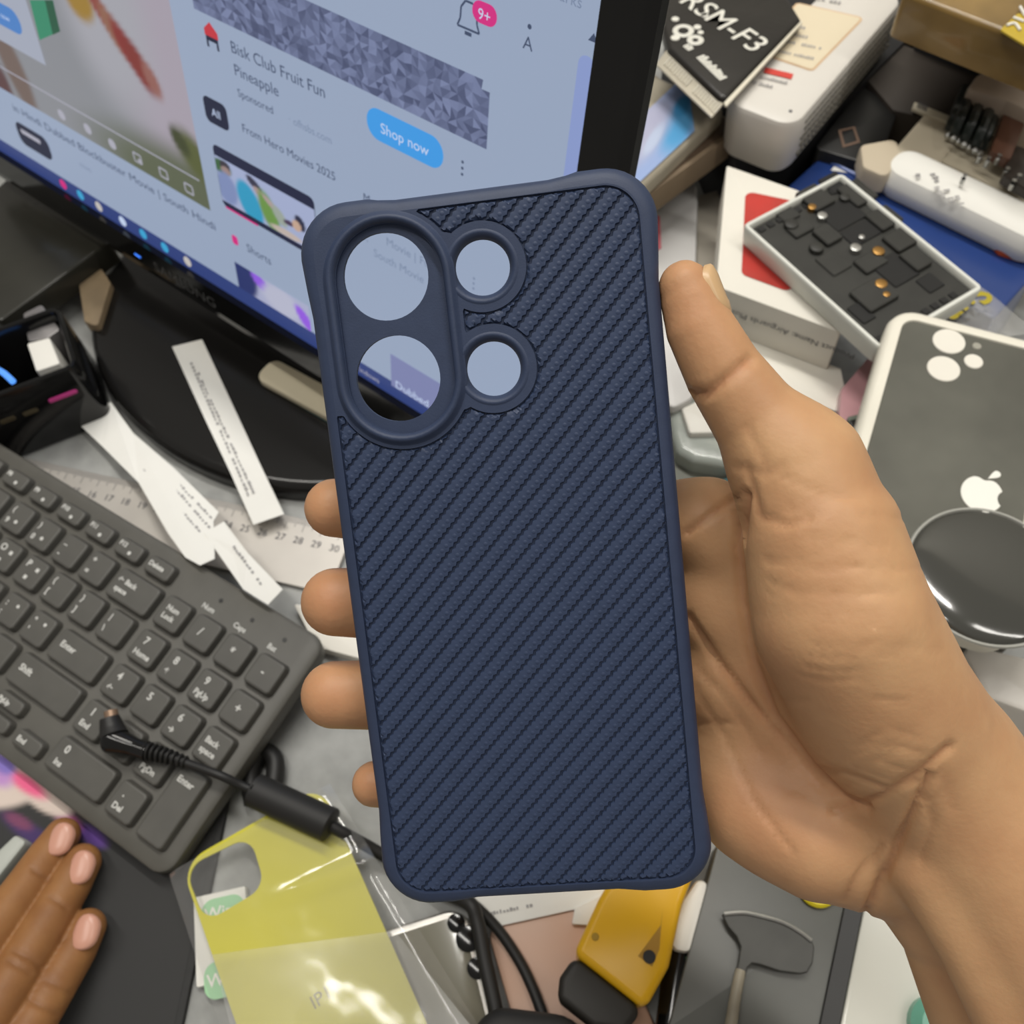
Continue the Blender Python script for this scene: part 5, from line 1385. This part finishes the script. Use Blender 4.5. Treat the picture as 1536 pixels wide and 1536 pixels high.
# ---- white router with label
RZ = .093
rp = px_rect((1192, 192), (1362, -8), (1080, 150), RZ)
A = at(1192, 192, RZ); B = at(1362, -8, RZ); C = at(1080, 150, RZ)
t = thing('router', 'white boxy router with a cream label and ribbed vents on its side', 'router', loc=mid(rp, .0585))
mb = MB(); ro = round_poly(rp, .012, 8); mb.loops([[(x, y, z) for x, y in inset(ro, i)] for i, z in ((.003, RZ - .034), (.001, RZ - .031), (0, RZ - .004), (.0012, RZ - .0012), (.004, RZ))]); part('body', mb, mat('router_white', (.70, .67, .62), .4), t)
lb = round_poly(flat([(1130, 78), (1195, 4), (1297, 27), (1219, 108)], RZ), .003)
mb = MB(); mb.flat(lb, RZ + .0002); l_ = part('label_patch', mb, mat('orange_border', (.66, .46, .28), .6), t, smooth=None)
mb = MB(); mb.flat(inset(ccw(lb), .0012), RZ + .0004); part('label_field', mb, mat('cream_label', (.72, .63, .46), .6), l_, smooth=None)
mb = MB(); mb.flat(flat([(1148, 102), (1190, 112), (1187, 120), (1145, 110)], RZ), RZ + .0005); part('red_bar', mb, mat('red_bar_print', (.62, .06, .045), .5), t, smooth=None)
for a, b, n_ in (((1140, 118), (1180, 128), 14), ((1128, 126), (1158, 134), 9), ((1168, 80), (1220, 92), 14), ((1190, 42), (1212, 47), 5), ((1183, 54), (1212, 60), 6), ((1190, -6), (1262, 8), 12), ((1180, 66), (1232, 76), 12)):
    part('print', dashes(a, b, RZ, n_, .0022, lift=.0007), M_['ink_soft'], t, smooth=None)
part('pin_hole', disc(1186, 166, 2.5, RZ + .0004), M_['ink'], t)
ex = Vector(B - A).normalized(); nf = ex.cross(Vector((0, 0, 1))); mb = MB(); Lr = (Vector(B) - Vector(A)).length
for r_ in range(5):
    for k in range(26):
        c = Vector(A) + ex * (.016 + k * (Lr - .02) / 26 + (r_ % 2) * .0016) + Vector((0, 0, -.006 - r_ * .0052)) - nf * .0001
        M = frame(c, ex, Vector((0, 0, 1)), nf); mb.box((0, 0, 0), (.0031, .0018, .0008), M)
q = part('vent_slots', mb, mat('vent_dark', (.22, .21, .18), .7), t, smooth=None, kind='stuff')
mb = slab(flat([(1100, 230), (1225, 195), (1380, 40), (1500, -120), (1000, 10)], .0582), .0582, .0578, .004, .001); solo('shade_block', mb, mat('shade_black', (.014, .014, .016), .6), 'added black block under the white router, filling the gap with shade', 'carton')  # added black support, its colour also puts shade into the gap

# ---- black parts packet
KZ_ = .1010
poly = [(1086, 152), (1203, 28), (1130, -90), (960, -90), (1002, 72)]
t = thing('parts_packet', 'black plastic packet with bold white lettering and a crimped silver edge', 'packet', loc=mid(flat(poly, KZ_), RZ + .0008))
mb = slab(flat(poly, KZ_), KZ_, .0066, .001, .0028, 2, 3); part('bag', mb, mat('black_foil', (.020, .018, .016), .32, var=.2, vscale=30, bump=.35, bscale=35), t)
cr = flat([(1086, 154), (1068, 176), (984, 96), (1000, 74)], KZ_ - .003); mb = slab(cr, KZ_ - .003, .0010, .0006, .0003); c_ = part('crimped_edge', mb, mat('silver_film', (.55, .51, .42), .25, .3), t)
for k in range(22):
    u = (k + .5) / 22
    if .44 < u < .55: continue
    a = (1080 - 78 * u + 2, 160 - 76 * u + 1); b = (a[0] - 9, a[1] + 11)
    A_, B_ = at(*a, KZ_ - .0026), at(*b, KZ_ - .0026); mb = MB(); mb.tube([A_, B_], .0005, 6, 2); part('crimp', mb, mat('bright_crimp', (.80, .77, .68), .2, .4) if k == 0 else bpy.data.materials['bright_crimp'], c_)
mb = slab(flat([(1086, 153), (1203, 29), (1204, 33), (1089, 160)], KZ_ - .001), KZ_ - .001, .0012, .0006, .0004); part('side_seam', mb, mat('pale_seam', (.72, .68, .56), .4), t)
wm = mat('packet_white_print', (.74, .73, .66), .5)
M = px_frame((1016, 2), (1126, 78), KZ_, .0004); part('lettering', text_mb('RSM-F3', .0200, M, 'LEFT', .0001), wm, t, smooth=None)
part('round_mark', ring_mb(1025, 46, 7, 14, KZ_ + .0002), wm, t); part('round_mark', ring_mb(1043, 60, 4, 11, KZ_ + .0002), wm, t)
for (px, py, r) in ((1046, 40, 5), (1051, 48, 4), (1057, 22, 5), (1013, 56, 6), (1013, 28, 5)): part('round_mark', disc(px, py, r, KZ_ + .0004), wm, t)
part('small_print', dashes((1041, 84), (1080, 122), KZ_, 12, .0050, .8, .1), wm, t, smooth=None); part('small_print', dashes((1024, 70), (1036, 80), KZ_, 4, .0040, .8, .1), wm, t, smooth=None)

# ---- blue box, clear bag with yellow lettering, rolled carton
BZ2 = .046
rp = px_rect((1232, 234), (1560, 402), (1490, 478), BZ2)
t = thing('blue_box', 'long glossy royal blue box behind the switch housing', 'box', loc=mid(rp, .0004)); mb = slab(rp, BZ2, BZ2 - .0004, .002, .0015, 3, 3); part('body', mb, mat('royal_blue', (.020, .050, .200), .25, coat=.3), t)
A, B = at(1232, 234, BZ2), at(1560, 402, BZ2); mb = MB(); mb.tube([A + np.array([0, -.0016, .0006]), B + np.array([0, -.0016, .0006])], .0012, 8, 2); part('lit_edge', mb, mat('lit_edge_blue', (.09, .15, .42), .3), t)  # paler blue bar, light on the far edge put into its colour
for a, b in (((1246, 256), (1285, 262)), ((1288, 268), (1335, 296))):
    mb = MB(); mb.flat(flat([a, (a[0] + 6, a[1] - 7), (b[0] + 5, b[1] - 6), b], BZ2), BZ2 + .0003); part('white_print', mb, M_['paper'], t, smooth=None)
mb = sheet([at(*q) for q in ((1300, 330, .050), (1396, 372, .051), (1560, 500, .052), (1330, 520, .050))], 24, 24, lambda u, v: .0012 * math.sin(9 * u + 5 * v) * math.sin(7 * v))
t = solo('clear_bag', mb, film('clear_bag_film', (.86, .88, .92), .06, .10, .5, 40, .80), 'clear plastic bag with yellow lettering over the blue box', 'plastic bag', smooth=180)
M = px_frame((1458, 424), (1414, 460), .0525, .0006); part('lettering', text_mb('Sun', .020, M, 'LEFT', .0005), mat('yellow_print', (.42, .34, .02), .5), t, smooth=None)
mb = slab(flat([(1393, 392), (1430, 398), (1428, 412), (1400, 402)], .0530), .0530, .0004, .0008, .0002); part('yellow_mark', mb, bpy.data.materials['yellow_print'], t)

CZ2 = .064
rp = px_rect((1316, 248), (1570, 372), (1346, 202), CZ2)
t = thing('white_roll_carton', 'creased long white carton with faint black print lying behind the blue box', 'carton', loc=mid(rp, BZ2 + .0004))
mb = MB(); ro = round_poly(rp, .0125, 6); mb.loops([[(x, y, z) for x, y in inset(ro, i)] for i, z in ((.002, BZ2 + .0008), (0, BZ2 + .006), (.0, CZ2 - .008), (.003, CZ2 - .002), (.008, CZ2))]); part('body', mb, M_['paper'], t)
for a, b, n_ in (((1372, 262), (1378, 276), 4), ((1394, 262), (1404, 276), 3), ((1400, 282), (1412, 300), 5), ((1414, 286), (1424, 306), 5), ((1428, 292), (1440, 310), 5)): part('print', dashes(a, b, CZ2, n_, .0030, lift=.0006), M_['ink_soft'], t, smooth=None)
mb = MB(); e_ = flat([(1290, 216), (1346, 206), (1352, 232), (1330, 266), (1294, 250)], .062); mb.prism(round_poly(e_, .004, 4), .050, .062, .002, 2); part('open_flap', mb, mat('cream_flap', (.56, .48, .36), .7), t)
mb = slab(flat([(1470, 346), (1530, 372), (1545, 392), (1500, 378)], .0490), .0490, .0025, .002, .001); solo('red_rubber_piece', mb, mat('red_orange_rubber', (.42, .07, .02), .5), 'small red rubber piece between white carton and blue box', 'rubber piece')

# ---- zip bag with ribbon cables, cream adaptor, dark boxes, parcel
rp = px_rect((1402, 236), (1600, 335), (1444, 176), .058)
mb = slab(rp, .058, .0576, .003, .001); solo('cream_carton', mb, mat('cream_carton_card', (.56, .50, .38), .6), 'cream carton under the bundle of black ribbon cables', 'carton')
t = thing('ribbon_cable_bundle', 'bundle of black and brown ribbon cables with metal ends on the cream carton', 'cable bundle', loc=at(1470, 190, .0586))
for k in range(7):
    a = (1448 + 8 * k, 134 + 4.5 * k); b = (1424 + 8 * k, 196 + 4.6 * k); z = .066 + .004 * (k % 2)
    mb = MB(); mb.tube([at(*a, z - .004), at((a[0] + b[0]) / 2, (a[1] + b[1]) / 2, z + .004), at(*b, z - .004)], .0030, 8); s_ = part('strip', mb, mat('dark_strip', (.016, .020, .018), .28) if k == 0 else bpy.data.materials['dark_strip'], t)
    part('metal_end', disc(b[0], b[1] + 3, 4, z - .001, .003, 12), silver, s_)
for (pts, m, z) in (([(1512, 150), (1545, 165), (1516, 240), (1486, 226)], mat('brown_ribbon', (.10, .045, .028), .4), .072), ([(1520, 215), (1560, 230), (1550, 290), (1505, 262)], mat('dark_brown_ribbon', (.035, .028, .024), .3), .070)):
    part('ribbon', slab(flat(pts, z), z, .006, .002, .001), m, t)
for (px, py) in ((1448, 262), (1472, 230), (1512, 252), (1530, 262), (1500, 232), (1522, 270), (1484, 236)):
    part('rivet', disc(px, py, 3, .0720, .006, 12), silver, t)
mb = slab(flat([(1466, 110), (1500, 96), (1600, 130), (1600, 190), (1510, 150), (1450, 132)], .080), .080, .0795, .004, .003); solo('beige_pouch', mb, mat('beige_pouch_film', (.46, .38, .31), .35), 'beige plastic pouch between parcel and ribbon cables', 'pouch')
rp = px_rect((1336, 228), (1402, 256), (1370, 150), .059)
t = thing('power_adaptor', 'cream power adaptor block standing behind the white carton', 'adaptor', loc=mid(rp, .0004)); mb = slab(rp, .059, .0586, .002, .002); part('body', mb, mat('cream_plastic', (.62, .55, .42), .45), t)
mb = slab(flat([(1372, 152), (1432, 176), (1428, 186), (1368, 162)], .0605), .0605, .002, .0008, .0005); part('rim', mb, mat('pale_cream_rim', (.62, .57, .45), .4), t)
for k in range(5): part('rib', slab(flat([(1378 + 3 * k, 152 + 1.2 * k), (1379.5 + 3 * k, 152.6 + 1.2 * k), (1377.5 + 3 * k, 161 + 1.2 * k), (1376 + 3 * k, 160.4 + 1.2 * k)], .0611), .0611, .0008, .0001, .0001), M_['ink'], t)
mb = slab(flat([(1300, 118), (1345, 62), (1470, 112), (1450, 190), (1340, 165)], .056), .056, .0555, .003, .001); solo('dark_brown_carton', mb, mat('dark_brown_card', (.040, .032, .026), .6), 'dark brown carton between router and taped parcel', 'carton')
rp = flat([(1222, 222), (1292, 128), (1350, 160), (1316, 250)], .0535)
t = thing('black_charger_box', 'small black box with a tan square mark next to the router', 'box', loc=mid(rp, .0005)); mb = slab(rp, .0535, .0530, .003, .001); part('body', mb, M_['black'], t)
mb = MB(); o_ = flat([(1257, 196), (1282, 190), (1290, 214), (1264, 222)], .0535); i_ = inset(ccw(o_), .0016); mb.loops([[(x, y, .0538) for x, y in ccw(o_)], [(x, y, .0539) for x, y in i_]], False, False); part('square_mark', mb, mat('tan_print', (.16, .10, .07), .6), t, smooth=None)

PZ2 = .135
rp = px_rect((1352, -14), (1580, 74), (1450, -190), PZ2)
t = thing('taped_parcel', 'parcel wrapped in brown and yellow tape behind the router', 'parcel', loc=mid(rp, PZ2 - .024)); mb = slab(rp, PZ2, .024, .004, .003, 3, 3); part('carton', mb, mat('brown_tape', (.235, .150, .052), .25, var=.35, vscale=22, coat=.3, bump=.25, bscale=30), t)
mb = slab(flat([(1528, 18), (1640, 60), (1640, 130), (1500, 44)], PZ2 + .0012), PZ2 + .0012, .0010, .002, .0004); part('yellow_tape', mb, mat('yellow_tape_film', (.50, .36, .03), .25, coat=.3), t)
for pts in ([(1510, 38), (1522, 35), (1530, 45)], [(1520, 26), (1536, 32)], [(1530, 10), (1538, 24)]):
    mb = MB(); mb.tube([at(a, b, PZ2 + .0018) for a, b in pts], .0007, 6, 4); part('handwriting', mb, M_['paper'], t)

# plain boxes that carry the parcel and the flat carton
rp = px_rect((1400, -60), (1560, 0), (1470, -190), .1108); mb = slab(inset(ccw(rp), .004), .1108, .1104, .002, .001); solo('shoe_box', mb, mat('charcoal_card', (.02, .02, .022), .6), 'charcoal box hidden under the taped parcel', 'box')
rp = px_rect((950, 286), (1090, 180), (1000, 90), .0496); mb = slab(inset(ccw(rp), .010), .0496, .0298, .002, .001); solo('shadow_block', mb, M_['black'], 'added black block under the tan flat carton, dark as the shadow there', 'tin')  # added support, coloured black for the shadow under the carton
